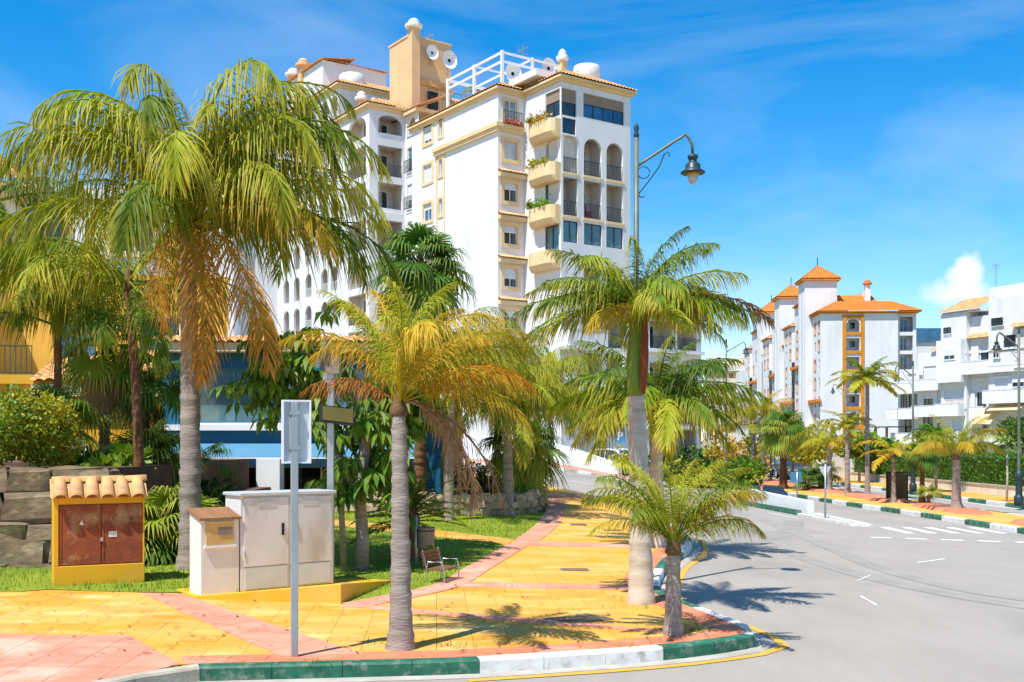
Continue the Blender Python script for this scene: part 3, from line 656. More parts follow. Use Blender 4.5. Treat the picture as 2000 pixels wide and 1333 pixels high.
# wing C : left-facing side with curved cream balconies
C_ = FL(0, 0); h = [(.15, 1.75, 24.2, 26.0), (.35, 1.7, 20.5, 22.9, .98), (.25, 1.8, 17.6, 20.0), (.25, 1.8, 15.0, 17.0)]
wall(AB, C_, 0, 4.23, z0, 26.6, h)
window(AB, C_, .15, 1.75, 24.2, 26.0, 'glass_dark', 'dark_metal', .4, mull=1, shm='curtain', sill=False); loggia(AB, C_, .35, 1.7, 20.5, 22.9, 1.2); window(AB, C_, .25, 1.8, 17.6, 20.0, 'glass_teal', 'dark_metal', mull=1, sill=False); window(AB, C_, .25, 1.8, 15.0, 17.0, 'glass_teal', 'dark_metal', mull=1, sill=False)
for k, z in enumerate((23.05, 20.15, 17.3, 14.3)):
    mb = MB(C_); arc = [(.02, 0), (.02, .55), (.2, .85), (.55, 1.0), (2.3, 1.0), (2.75, .8), (2.95, .4), (3.0, 0)]; arc = [(u, v * .85) for u, v in arc]
    lo = [mb.p((u, v * .72, z - .35)) for u, v in arc]; mid = [mb.p((u, v, z)) for u, v in arc]; hi = [mb.p((u, v, z + .88)) for u, v in arc]; hi2 = [mb.p((.12 + u * .92, max(0, v - .12), z + .88)) for u, v in arc]; fl2 = [mb.p((.12 + u * .92, max(0, v - .12), z + .05)) for u, v in arc]
    for rA, rB in ((lo, mid), (mid, hi), (hi, hi2), (hi2, fl2)):
        for i in range(len(arc) - 1): mb.f.append([rA[i], rA[i + 1], rB[i + 1], rB[i]])
    mb.f.append(lo); mb.f.append(fl2); o = mb.build('balcony', 'cream', AB)
    if k < 3:
        pl = MB(C_)
        for _ in range((260, 200, 230)[k]):
            u, v = R.uniform(.5, 2.7), R.uniform(.45, .9); p = Vector((u, v, z + .84 + abs(R.gauss(0, .24)))); leafq(pl, p, R.uniform(.15, .32), Vector((0, .6, .5)))
        pl.build('planting', ('leaf_orange', 'leaf_yellow', 'leaf_bright')[k], o)
        if k != 1:
            pl = MB(C_)
            for _ in range(60):
                p = Vector((2.6, .7, z + 1.1)); a = R.uniform(0, 2 * pi); e = R.uniform(.1, 1.3); u = Vector((cos(a) * cos(e), sin(a) * cos(e), sin(e))); q = p + u * R.uniform(.5, .8); s_ = u.cross(Vector((0, 0, 1))).normalized() * .05
                pl.poly([p - s_, p + s_, q + Vector((0, 0, -.08))])
            pl.build('pot_plant', 'frond_green', o)
# wing B : narrow front with framed windows and little tiled canopies
B = FR(-2.21, 4.23); h = [(.5, 1.55, 24.25, 26.0)] + [(.5, 1.6, z, z + 1.25) for z in (21.9, 19.0, 16.05, 13.1, 10.2, 7.3, 4.4)]
wall(AB, B, 0, 2.21, z0, 26.6, h)
window(AB, B, .5, 1.55, 24.25, 26.0, 'glass_pale', 'bright_white', sur='cream'); railing(AB, B, .2, 1.85, 24.2, 25.15, .35)
pl = MB(B); [leafq(pl, Vector((R.uniform(.3, 1.8), R.uniform(.15, .45), 24.25 + abs(R.gauss(0, .12)))), .18, Vector((0, .5, .3))) for _ in range(160)]; pl.build('flower_box', 'flower_red', AB)
for k, z in enumerate((21.9, 19.0, 16.05, 13.1, 10.2, 7.3, 4.4)):
    window(AB, B, .5, 1.6, z, z + 1.25, 'glass_dark' if k else 'glass_pale', 'bright_white', (1., .3, .32, .5, .3, .3, .3)[k] if k else .97, 'cream', .26, shm='dirty_white' if k == 0 else 'bright_white')
    if k:
        mb = MB(B); tiles_roof(mb, B(-.05, .5, z + 1.75), B(2.15, .5, z + 1.75), B(2.1, .02, z + 2.1), B(0, .02, z + 2.1), .24, .05, 1) if False else None
        mb = MB(); tiles_roof(mb, B(-.1, .42, z + 1.95), B(2.2, .42, z + 1.95), B(2.2, .0, z + 2.18), B(-.1, .0, z + 2.18), .22, .045, 1); o = mb.build('canopy', 'roof_terracotta', AB); MB(B).box(-.05, 2.15, 0, .36, z + 1.62, z + 1.88).build('canopy_soffit', 'cream', o)
# wing A : long blank side wall
A = FL(-2.21, 4.23); h = []
for z in (25.05, 22.1, 19.15, 16.2, 13.3, 10.4, 7.5): h += [(8.9, 10.15, z, z + 1.3), (7.35, 7.85, z + .1, z + 1.3)]
wall(AB, A, 0, 11.95, z0, 26.6, h)
for k, z in enumerate((25.05, 22.1, 19.15, 16.2, 13.3, 10.4, 7.5)):
    window(AB, A, 8.9, 10.15, z, z + 1.3, 'glass_blue' if k == 2 else 'glass_dark', 'bright_white', (.75, .95, .3, .5, .3, .6, .3)[k], 'cream', .24); window(AB, A, 7.35, 7.85, z + .1, z + 1.3, 'glass_pale', 'bright_white', 0, 'cream', .2, mull=0)
MB().box(-2.21 - .32, -2.2, 4.23 - .32, 12.6, 24.0, 24.28).box(-2.21 - .2, -2.2, 4.23 - .2, 12.6, 23.72, 24.0).box(-2.2, -.15, 4.23 - .32, 4.24, 24.0, 24.28).box(-2.2, -.15, 4.23 - .2, 4.24, 23.72, 24.0).build('string_course', 'cream', AB)
MB(A).box(7.0, 7.12, 0, .06, 12, 24).box(8.1, 8.22, 0, .06, 12, 24).build('window_strip', 'cream', AB)
# closing walls and the flat roof over these wings
MB().poly([(6.08, 0, z0), (6.08, 12, z0), (6.08, 12, 26.6), (6.08, 0, 26.6)]); mb = MB(); mb.poly([(6.08, 0, z0), (6.08, 12, z0), (6.08, 12, 26.6), (6.08, 0, 26.6)]); mb.poly([(-2.21, 16.18, z0), (6, 16.18, z0), (6, 16.18, 26.6), (-2.21, 16.18, 26.6)]); mb.build('wall', 'white_wall', AB)
hip_skirt(AB, 0, 6.08, 0, 10, 26.85, 1.5, .95, 'flr', ov=.34); hip_skirt(AB, -2.21, 5.5, 4.23, 16.18, 26.8, 1.5, .9, 'flb', ov=.34)
MB().box(-.6, 4.5, 2.0, 15, 27.3, 27.75).build('roof_terrace', 'bright_white', AB)
# pergola
mb = MB(); x0_, x1_, y0_, y1_ = -1.2, 3.9, 5.2, 12.5; zt = 29.75; s = .09
for x, y in ((x0_, y0_), (x1_, y0_), (x0_, y1_), (x0_, 8.8), (1.4, y0_), (x1_, 8.8)): mb.box(x - s, x + s, y - s, y + s, 27.4, zt)
for z in (zt - .12, zt - .75): mb.bar((x0_, y0_, z), (x1_, y0_, z), s * .7); mb.bar((x0_, y0_, z), (x0_, y1_, z), s * .7)
mb.bar((x1_, y0_, zt - .12), (x1_, y1_, zt - .12), s); mb.bar((x0_, y1_, zt - .12), (x1_, y1_, zt - .12), s); mb.bar((x0_, 8.8, zt - .1), (x1_, 8.8, zt - .1), s * .6); mb.bar((1.4, y0_, zt - .1), (1.4, y1_, zt - .1), s * .6)
mb.build('pergola', 'bright_white', AB)
pl = MB(); [foliage(pl, (x, y, z), (.7, .5, .35), 90, .25) for x, y, z in ((1.0, 3.9, 27.7), (2.2, 3.2, 27.8), (3.0, 2.4, 27.9), (-1, 9.5, 28.0))]; pl.build('roof_plants', 'leaf_yellow', AB)
chimney(AB, 2.1, 2.6, 27.6, 1.3, .45, 'peach', 'bright_white'); 
MB().lathe([(.95, 27.5), (.95, 29.0), (.9, 29.1)], 18, (4.6, 3.0)).build('water_tank', 'bright_white', AB, True)
def dish(x, y, z, r, ry=.5):
    o = MB(lambda a, b, c: (x + a, y + b * .9 + c * -.45, z + b * .45 + c * .9)); pr = [(r * k / 5, .35 * r * (k / 5) ** 2) for k in range(1, 6)]
    o2 = MB(); rings = []
    for rr, dd in pr: rings.append([o2.p((x - dd * .3 + rr * cos(2 * pi * j / 16) * .95, y - r * .35 + dd * -.9, z + rr * sin(2 * pi * j / 16))) for j in range(16)])
    for a, b in zip(rings, rings[1:]):
        for j in range(16): o2.f.append([a[j], a[(j + 1) % 16], b[(j + 1) % 16], b[j]])
    o2.f.append(rings[0]); d_ = o2.build('satellite_dish', 'bright_white', AB, True); MB().bar((x, y, z - r * 1.6), (x, y - .05, z), .04).build('mast', 'steel', d_)
dish(.9, 7.2, 29.0, .75); dish(3.4, 6.2, 29.6, .7)
def antenna(par, x, y, z, h, n=4):
    mb = MB().bar((x, y, z), (x, y, z + h), .03)
    for k in range(n): mb.bar((x - .5, y, z + h - .15 - .22 * k), (x + .5, y + .1, z + h - .1 - .22 * k), .015)
    mb.bar((x, y - .6, z + h - .3), (x, y + .6, z + h - .25), .018); mb.build('antenna', 'steel', par)
antenna(AB, 3.3, 9, 28, 4.2); antenna(AB, 1.6, 16.5, 28, 3.4)
# recess L2, wing F
L2 = FL(-1.6, 16.2); lv = [26.35, 23.35, 20.45, 17.5, 14.6, 11.7, 8.8, 5.9]
wall(AB, L2, 0, 2.2, z0, 28.2, [(.5, 1.8, 26.6, 28.0, .98)] + [(.5, 1.8, z + .35, z + 2.3) for z in lv[1:]])
window(AB, L2, .5, 1.8, 26.6, 27.4, 'glass_pale', 'bright_white', 0, None)
for z in lv[1:]: window(AB, L2, .5, 1.8, z + .35, z + 2.3, 'glass_teal', 'bright_white', R.choice((0, .3, .6))); railing(AB, L2, .35, 1.95, z + .3, z + 1.3, .2)
Ff = FR(-4.77, 18.4); Fl = FL(-4.77, 18.4)
wall(AB, Ff, 0, 3.17, z0, 28.6, [(.75, 2.95, 26.35, 28.15, .62)] + [(.75, 2.95, z, z + 2.35) for z in lv[1:]])
wall(AB, Fl, 0, 5.5, z0, 28.6, [(.55, 3.7, 26.35, 28.15, .62)] + [(.55, 3.7, z, z + 2.35) for z in lv[1:]])
for k, z in enumerate(lv):
    d = 1.7 if k == 0 else 2.3; r_ = .95 if k in (1, 3, 5) else 0
    loggia(AB, Ff, .75, 2.95, z, z + d, 1.6, rail_=r_); loggia(AB, Fl, .55, 3.7, z, z + d, .9, rail_=r_, mat='loggia_wall')
    if not r_: MB(Ff).box(.75, 2.95, -.16, -.06, z, z + .35).build('parapet', 'bright_white', AB)
hip_skirt(AB, -4.77, -1.0, 18.4, 24.2, 28.85, 1.6, 1.0, 'flb'); mb = MB(); tiles_roof(mb, (-1.95, 18.5, 28.5), (-1.95, 15.5, 28.5), (1.5, 15.5, 30.1), (1.5, 18.5, 30.1)); mb.build('roof', 'roof_terracotta', AB)
MB().box(-1.9, 5, 16.2, 24, 28.2, 28.5).build('roof_slab', 'cream', AB)
# wing G behind and the tower
Gl = FL(-2.95, 27.6); h = []
for u in (.25, 2.2, 5.6, 8.2, 10.6): h += [(u, u + 1.35, 30.0, 32.4, .98)] + [(u, u + 1.35, z, z + 2.2, .98) for z in (27.0, 24.1, 21.2, 18.3, 15.4, 12.5, 9.6)]
wall(AB, Gl, 0, 13.4, z0, 33.0, h)
for a, b, c, d, *_ in h: loggia(AB, Gl, a, b, c, d, 1.5, door=(a < 6), rail_=.9 if a < 6 else 0, rmat='bright_white')
wall(AB, FR(-2.95, 27.6), 0, 9, z0, 33.0)
hip_skirt(AB, -2.95, 6, 27.6, 41, 33.25, 1.8, 1.1, 'fl')
wall(AB, FR(-3.2, 24), 0, 4, z0, 28)
t_ = MB().box(-.43, 3.54, 19.8, 23.1, 28, 35.4).build('stair_tower', 'peach', AB)
MB().box(-.5, 3.6, 19.72, 23.2, 35.4, 35.55).build('tower_coping', 'peach', t_); MB().box(-.1, 3.54, 19.55, 19.82, 31.6, 32.1).build('tower_ledge', 'roof_terracotta', t_)
MB().box(1.3, 2.2, 19.6, 19.85, 29.8, 31.2).build('opening', 'black', t_); railing(t_, FR(.9, 19.8), 0, 3.2, 29.4, 30.5, .9, sp=.3); railing(t_, FR(.9, 19.8), 0, 3.2, 30.5, 31.2, .9, sp=.8)
chimney(t_, -.1, 19.6, 28, 8.0, .75, 'peach', 'bright_white'); dish(1.5, 19.6, 34.3, .6); dish(3.0, 19.4, 33.9, .75); antenna(t_, 2.2, 21, 35.4, 1.2, 2)
chimney(AB, -2.0, 25.2, 29, 2.2, .6, 'peach', 'bright_white'); chimney(AB, -.6, 25.6, 29, 2.0, .6, 'white_wall', 'bright_white')
MB().lathe([(1.1, 33), (1.1, 34.6), (1.0, 34.7)], 18, (-.9, 29.2)).build('water_tank', 'bright_white', AB, True)
Wb = MB().box(-2.4, 4, 32, 40, 33, 36.6).build('roof_house', 'white_wall', AB)
mb = MB(); tiles_roof(mb, (-2.7, 40.3, 36.6), (-2.7, 31.7, 36.6), (.8, 31.7, 37.2), (.8, 40.3, 37.2)); tiles_roof(mb, (-2.7, 31.7, 36.6), (4.3, 31.7, 36.6), (4.3, 33, 36.9), (.8, 33, 37.2)); mb.build('roof', 'roof_terracotta', Wb)
chimney(Wb, -2.3, 36.5, 33, 4.2, .75, 'peach', 'peach'); chimney(Wb, -2.0, 39.5, 34, 3.2, .8, 'peach', 'bright_white')
mb = MB(); tiles_roof(mb, (4.5, 19.5, 30), (9, 19.5, 30), (9, 24, 32.6), (4.5, 24, 32.6)); mb.poly([(4.5, 19.5, 28), (9, 19.5, 28), (9, 19.5, 30), (4.5, 19.5, 30)]); mb.build('roof', 'roof_terracotta', AB)
# long low wing to the left, seen between the fronds
Nl = FL(-6, 41); h = []
for u in range(0, 52, 4):
    for z in range(4, 28, 3): h.append((u + .9, u + 2.3, z, z + 2.0, .98) if (u // 4) % 3 else (u + .9, u + 2.5, z, z + 1.5))
wall(AB, Nl, 0, 54, z0, 30.5, h)
for q in h:
    if q[2] < 12: continue
    if len(q) > 4: loggia(AB, Nl, *q[:4], 1.3, door=False)
    else: window(AB, Nl, *q[:4], 'glass_dark', 'bright_white', R.choice((0, .4, .8)), 'cream', .22)
for u in (7.4, 19.4, 31.4, 43.4): MB(Nl).box(u, u + 1.0, 0, .35, 2, 29).build('pilaster', 'peach', AB)
wall(AB, FR(-6, 41), 0, 4, z0, 30.5); hip_skirt(AB, -6, 6, 41, 95, 30.8, 2, 1.2, 'fl')
# lower right wing
Hf = FR(6.08, -1.0); h = []
for z in (8.9, 6.0, 3.6, 1.3): h += [(.9, 3.1, z, z + 1.9), (3.5, 5.4, z, z + 1.9)]
wall(AB, Hf, 0, 5.87, z0 - 1, 11.6, h); wall(AB, FL(6.08, -1.0), 0, 1.2, z0 - 1, 11.6); mb = MB(); mb.poly([(11.95, -1, -.5), (11.95, 8, -.5), (11.95, 8, 11.6), (11.95, -1, 11.6)]); mb.build('wall', 'white_wall', AB)
for q in h: loggia(AB, Hf, *q, 1.4, rail_=.9)
for z in (8.75, 5.85, 3.45): MB(Hf).box(.3, 5.7, -.05, .55, z - .15, z + .05).build('balcony_slab', 'bright_white', AB)
mb = MB(Hf); mb.box(.2, 5.9, .5, .65, -.4, 1.15); mb.build('garden_parapet', 'bright_white', AB)
hip_skirt(AB, 6.08, 11.95, -1, 8, 11.85, 3.0, 2.4, 'fr', ov=.5)
# ------------------------------------------------------------------ apartment row with orange roofs
OB = thing('orange_roof_building', 'white apartment row with orange pyramid roofed towers and an orange framed stair bay', 'building', (47.1, 165, 0), -.06)
Of = FR(0, 0); zs = [1.9 + 2.85 * k for k in range(7)]
wall(OB, Of, 0, 11.6, -1, 21.9, [(3.9, 5.9, z, z + 2.0, .98) if k == 6 else (3.9, 5.9, z, z + 1.9) for k, z in enumerate(zs)], t=.3)
for k, z in enumerate(zs):
    lo = loggia(OB, Of, 3.9, 5.9, z, z + 1.9, 2.0, 'white_wall', door=False, t=.3); window(lo, FR(5.0, 2.25), 0, .7, z + .7, z + 1.6, 'glass_dark', 'dark_metal', mull=0, rec=.02, sill=False)
    MB(Of).box(3.6, 6.2, -.02, .16, z - .48, z - .02).build('trim', 'orange_trim', OB)
MB(Of).box(3.3, 3.78, -.02, .2, .8, 21.6).box(6.02, 6.5, -.02, .2, .8, 21.6).box(3.78, 6.02, -.02, .18, .7, 1.35).box(3.78, 6.02, -.02, .18, 21.1, 21.6).build('bay_frame', 'orange_trim', OB)
Ol = FL(0, 0)
def olwall(x, y, ln, zt, seed, ledges):
    F = FL(x, y); h = []; n = max(1, int(ln / 2.4)); rr = random.Random(seed)
    for k in range(n):
        for z in zs:
            if z + 2.2 < zt: h.append((.5 + k * ln / n, .5 + k * ln / n + 1.0, z, z + 1.6))
    wall(OB, F, 0, ln, -1, zt, h)
    for q in h: window(OB, F, *q, 'glass_dark', 'bright_white', rr.choice((0, .3, .6)), rr.choice(('orange_trim', None, 'orange_trim')), .2, mull=0, sill=False)
    for z in ledges: MB(F).box(-.3, ln + .2, -.05, .75, z, z + .45).build('ledge', 'roof_orange', OB)
olwall(0, 0, 5.5, 21.9, 1, (8.3, 2.0)); hip_skirt(OB, 0, 14.5, 0, 6.5, 22.15, 3.2, 1.9, 'flr', 'roof_orange', 'orange_trim', .6, .35, .4)
# side gallery at the right end
Lg = FR(11.6, .6); wall(OB, Lg, 0, 2.9, -1, 21.9, [(.4, 2.4, z, z + 2.3) for z in zs]); 
for z in zs: loggia(OB, Lg, .4, 2.4, z, z + 2.3, 1.6, 'white_wall', rail_=.8, door_mat='glass_blue')
# towers and stepped bays going back
for k, (yt, zt) in enumerate(((5.6, 27.7), (27, 27.7), (50, 27.7))):
    xt = -1.2 if k < 2 else -.6
    tb = MB().box(xt, xt + 5.0, yt, yt + 5.0, -1, zt).build('tower', 'white_wall', OB)
    pyramid(tb, xt, xt + 5.0, yt, yt + 5.0, zt + .3, 2.4, 'roof_orange', .55); MB().bar((xt + 2.5, yt + 2.5, zt + 2.5), (xt + 2.5, yt + 2.5, zt + 4.0), .06).build('finial', 'dark_metal', tb)
    MB(FL(xt, yt)).box(.8, 1.2, -.02, .06, 2, zt - 2).box(3.4, 3.8, -.02, .06, 2, zt - 2).build('pilaster', 'bright_white', tb)
    for j, (dy, ln, zt2, xx) in enumerate(((5.0, 6.5, 24.6, -.5), (11.5, 7.0, 21.6, -1.0), (18.5, 3.2, 19.0, -.3))):
        y = yt + dy; olwall(xx, y, ln, zt2, 10 * k + j, (8.6, 2.2) if j else (14.2, 5.0))
        wall(OB, FR(xx, y), 0, 6, zt2 - 6, zt2); hip_skirt(OB, xx, 7, y, y + ln, zt2 + .2, 2.0, 1.3, 'fl', 'roof_orange', 'orange_trim', .5, .3, .4)
MB().box(-.4, 12, 50, 85, -1, 18).build('wall', 'white_wall', OB); MB().box(.3, 14, 4, 78, 20, 21.8).build('flat_roof', 'white_wall', OB)
mb = MB(); tiles_roof(mb, (3.9, 7, 24.2), (10.6, 7, 24.2), (10, 9.4, 25.8), (4.4, 9.4, 25.8), .4); mb.build('roof', 'roof_orange', OB)
rb = MB().box(4.2, 10.5, 7.4, 12, 21, 24.1).build('roof_house', 'white_wall', OB); mb = MB(); mb.v += [(8.6, 9, 23), (13, 9, 23), (8.6, 9, 26.4), (8.6, 12, 23), (13, 12, 23), (8.6, 12, 26.4)]; mb.t += [0.] * 6; mb.f += [[0, 1, 2], [3, 5, 4], [1, 4, 5, 2], [0, 2, 5, 3]]; mb.build('gable', 'white_wall', rb)
chimney(rb, 9.0, 7.6, 24, 3.2, .8, 'white_wall', 'roof_orange')
# far beige block
FB = thing('distant_apartment_block', 'distant beige flat roofed apartment block left of the orange roofs', 'building', (46, 250, 0))
for k in range(6):
    z = 3 + 3.1 * k; MB().box(0, 14, 0, 10, z, z + 1.3).build('balcony_band', 'loggia_wall', FB); MB().box(.5, 13.5, .8, 10, z + 1.3, z + 3.1).build('storey', 'cream', FB)
    for j in range(4): MB().box(1.2 + 3.2 * j, 2.2 + 3.2 * j, .74, .82, z + 1.5, z + 2.6).build('window', 'taupe', FB)
MB().box(0, 14, 0, 10, -1, 3).build('base', 'loggia_wall', FB)
# ------------------------------------------------------------------ terraced white apartments on the right
WB = thing('terraced_apartment_building', 'white terraced apartment building with deep balconies and tiled roof edges', 'building', (45, 128.7, 0), atan2(-.902, .432))
def bay(u0, u1, y, zt, wins, bals, zb=-1):
    F = FR(u0, y); w_ = u1 - u0; wall(WB, F, 0, w_, zb, zt, [(a, b, c, d) for a, b, c, d, *_ in wins], 'white_wall')
    for a, b, c, d, *s in wins: window(WB, F, a, b, c, d, s[1] if len(s) > 1 else 'glass_dark', s[2] if len(s) > 2 else 'dark_metal', s[0] if s else 0, sill=False)
    for z in (2.9, 5.9, 9.0, 12.0):
        if z < zt - 1: MB(F).box(-.02, w_ + .02, -.02, .12, z, z + .22).build('floor_shadow_band', 'bright_white', WB)  # thin bands added across each floor to throw shadow lines on the facade
    for a, b, z, o, h in bals: balcony(WB, F, a, b, z, o, h, 'bright_white', .25)
    mb = MB(); mb.poly([(u1, y, zb), (u1, y + 6, zb), (u1, y + 6, zt), (u1, y, zt)]); mb.poly([(u0, y, zb), (u0, y + 6, zb), (u0, y + 6, zt), (u0, y, zt)]); mb.poly([(u0, y, zt), (u1, y, zt), (u1, y + 6, zt), (u0, y + 6, zt)]); mb.build('wall', 'white_wall', WB)
gp = 'glass_pale'
bay(0, 3.6, 1.5, 10.8, [(1.2, 2.6, 9.2, 10.3, .9, gp, 'bright_white'), (1.4, 2.8, 6.4, 7.9, 0, 'glass_dark'), (.8, 2.3, 3.4, 4.9, 0, 'glass_dark'), (1, 2.4, .6, 2, 0)], [(0, 3.6, 8.2, 1.2, 1.0), (-.5, 1.2, 5.2, 1.6, 1.0), (1.3, 3.4, 5.2, 1.5, 1.0), (0, 3.6, 2.3, 1.4, 1.0)])
bay(3.6, 7.7, .8, 12.6, [(.8, 2.6, 9.6, 11.0, .97, gp, 'bright_white'), (.7, 2.2, 3.6, 5.2, 0, 'glass_dark'), (.8, 2.2, 6.5, 8.0, .5, 'glass_dark'), (2.8, 3.7, 6.3, 8.2, .9, gp, 'bright_white'), (1, 2.4, .6, 2, 0)], [(0, 4.1, 8.4, 1.1, 1.0), (.2, 3.9, 5.4, 1.3, 1.0), (.2, 3.9, 2.4, 1.3, 1.0)])
bay(7.7, 11.2, 0, 16.6, [(1.3, 2.7, 11.0, 12.9, .45, 'glass_dark', 'bright_white'), (.4, 3.2, 6.3, 8.2, .6, 'loggia_wall', 'bright_white'), (1.6, 3.0, 3.4, 4.8, .98, 'loggia_wall', 'bright_white'), (.8, 2.2, .6, 2, 0)], [(.1, 3.4, 5.4, 1.1, 1.1), (.1, 3.4, 2.4, 1.1, 1.0)])
MB(FR(7.7, 0)).box(.05, 3.45, 0, .8, 8.9, 13.6).build('box_bay', 'bright_white', WB); window(WB, FR(7.7, -.8), 1.2, 2.7, 11.4, 12.7, 'glass_dark', 'bright_white', .6, rec=-.02)
bay(11.2, 14.5, .6, 16.0, [(1.4, 2.9, 11.2, 12.8, .3, 'glass_dark'), (.9, 2.2, 6.0, 7.7, 0, 'glass_dark', 'dark_metal'), (1.6, 2.8, 3.2, 5.2, .5, 'glass_dark', 'bright_white'), (.8, 2.2, .6, 2, 0)], [(-.4, 3.3, 9.9, 1.2, 1.1), (.7, 2.6, 5.0, 1.0, 1.1), (.3, 3.1, 2.2, 1.1, 1.0)])
bay(14.5, 19.5, -.4, 17.5, [(1.9, 3.4, 11.9, 13.5, 0, 'glass_dark', 'dark_metal'), (.8, 2.4, 8.1, 9.8, .9, 'loggia_wall', 'bright_white'), (1.5, 3.2, 3.3, 5.2, .3, 'glass_dark', 'bright_white'), (.8, 2.2, .6, 2, 0)], [(.2, 4.9, 6.6, 1.2, 1.1), (.2, 4.9, 9.9, .6, .4), (.3, 4.9, 2.3, 1.1, 1.0)])
bay(19.5, 27, -.8, 16.5, [(1.9, 3.4, 11.9, 13.5, 0), (.8, 2.4, 8.1, 9.8, 0), (1.5, 3.2, 3.3, 5.2, 0)], [(.2, 7, 6.6, 1.2, 1.1), (.2, 7, 2.3, 1.1, 1.0)])
for u, y, z, w2, h2, s_, g in ((.4, 1.5, 6.3, .9, 1.6, 0, 'glass_dark'), (3.9, .8, 9.5, .6, 1.5, .6, 'glass_dark'), (6.6, .8, 3.4, .8, 1.7, .4, 'glass_dark'), (8.2, 0, 14.4, 1.0, 1.0, .3, 'glass_dark'), (11.5, .6, 10.9, 1.0, 1.9, .9, 'glass_pale'), (11.4, .6, 6.0, .6, 1.8, .95, 'glass_pale'), (13.5, .6, 6.0, .7, 1.8, .9, 'glass_pale'), (15.2, -.4, 11.2, .8, 1.9, .5, 'glass_dark'), (17.6, -.4, 8.0, 1.5, 1.8, .7, 'glass_dark'), (18.1, -.4, 3.3, 1.0, 1.9, .2, 'glass_dark'), (15.0, -.4, 14.6, 1.4, 1.2, .3, 'glass_dark')):
    window(WB, FR(u, y - .12), 0, w2, z, z + h2, g, 'dark_metal' if s_ < .5 else 'bright_white', s_, rec=-.03)
def lean(u0, u1, y, z, rise, run):
    mb = MB(); tiles_roof(mb, (u0, y - .3, z), (u1, y - .3, z), (u1, y + run, z + rise), (u0 + run * .35, y + run, z + rise), .34, .06); mb.build('roof', 'roof_terracotta', WB)
    MB().box(u0 + .3, u1, y + .2, y + run, z - .2, z + .05).build('eave', 'bright_white', WB)
lean(7.4, 13.0, 0, 16.75, 1.7, 3.2); lean(11.0, 14.5, .3, 13.6, 1.5, 1.5); lean(5.6, 7.9, .8, 12.7, 1.2, 2.); lean(17.6, 22.5, -.6, 14.2, 1.5, 1.3); lean(18.2, 21, -.8, 9.9, .6, .9)
MB().box(13.2, 22, 1.2, 7, 15, 19.0).build('penthouse', 'white_wall', WB); MB().box(14.4, 20.5, .4, 1.3, 15.6, 16.3).build('lattice_parapet', 'pave_red', WB)
mb = MB(); [mb.box(14.6 + .42 * k, 14.85 + .42 * k, .33, .42, 15.7 + .3 * j, 15.9 + .3 * j) for k in range(14) for j in range(2)]; mb.build('lattice', 'bright_white', WB)
antenna(WB, 13.0, 2.5, 18.2, 3.6, 3); antenna(WB, 17.8, 2.5, 19, 4.0, 3); MB().box(17.6, 18.8, 2, 3.2, 19, 19.7).build('chimney', 'trunk_brown', WB)
mb = MB(); mb.poly([(13.7, -.6 + .05, 5.9), (16.0, -.55, 5.9), (16.0, -1.9, 4.2), (13.4, -1.9, 4.2)]); mb.build('awning', 'cream', WB); mb = MB(); mb.poly([(15.5, -.5, 6.2), (19.5, -.5, 6.2), (19.5, -2.0, 5.6), (15.5, -2.0, 5.6)]); mb.build('awning', 'cream', WB)
mb = MB(); [mb.box(u - .12, u + .12, -.9, -.7, .0, 4.1) for u in (-1.5, .3)]; mb.box(-2.4, .9, -1.4, 1.4, 4.0, 4.15); mb.build('porch', 'taupe', WB); balcony(WB, FR(-2.2, .2), 0, 2.6, 1.2, 1.2, 1.0, 'bright_white')
t = thing('blue_roof_hall', 'dark blue flat hall roof seen between the two white buildings', 'building', (61, 175, 0)); MB().box(0, 14, 0, 10, -1, 18.4).build('wall', 'white_wall', t); MB().box(-.3, 14.3, -.3, 10, 18.4, 20.6).build('fascia', 'glass_blue', t)
# ------------------------------------------------------------------ yellow house on the left
YH = thing('yellow_house', 'yellow rendered house with white balcony, black railing and tiled eaves behind the left palms', 'building', (-20.5, 34, 0), radians(8))
Y = FR(0, 0)
wall(YH, Y, 0, 11.0, 0, 4.4, [(6.3, 6.8, 1.3, 2.6), (8.4, 9.6, 1.2, 2.8)], 'yellow_wall'); window(YH, Y, 6.3, 6.8, 1.3, 2.6, 'glass_pale'); window(YH, Y, 8.4, 9.6, 1.2, 2.8)
MB().box(11, 11.2, 0, 8, 0, 4.4).build('wall', 'yellow_wall', YH)
mb = MB(); tiles_roof(mb, (5.2, -.5, 4.35), (11.4, -.5, 4.9), (11.4, 3.4, 6.2), (5.2, 3.4, 5.6)); mb.build('roof', 'tile_clay', YH); MB().box(5.2, 11.2, -.38, 0, 3.9, 4.28).build('cornice', 'cream', YH)
Y2 = FR(0, 2.2); wall(YH, Y2, 0, 11.0, 4.4, 8.2, [(5.2, 6.6, 4.7, 6.6), (1.4, 2.6, 4.8, 6.8), (8, 9.4, 5.2, 6.8)], 'orange_wall'); window(YH, Y2, 5.2, 6.6, 4.7, 6.6, 'glass_blue', 'dark_metal'); window(YH, Y2, 1.4, 2.6, 4.8, 6.8, 'glass_dark'); window(YH, Y2, 8, 9.4, 5.2, 6.8)
MB().box(0, 5.2, -.1, 2.2, 4.3, 4.6).build('terrace_slab', 'yellow_wall', YH); railing(YH, Y, 0, 5.1, 4.6, 5.55, -.1, sp=.16)
MB().box(-1, 3.6, .2, 3, 6.5, 6.9).box(-1, 3.6, .2, .35, 6.9, 7.7).box(3.45, 3.6, .35, 2.2, 6.9, 7.7).build('balcony', 'cream', YH)
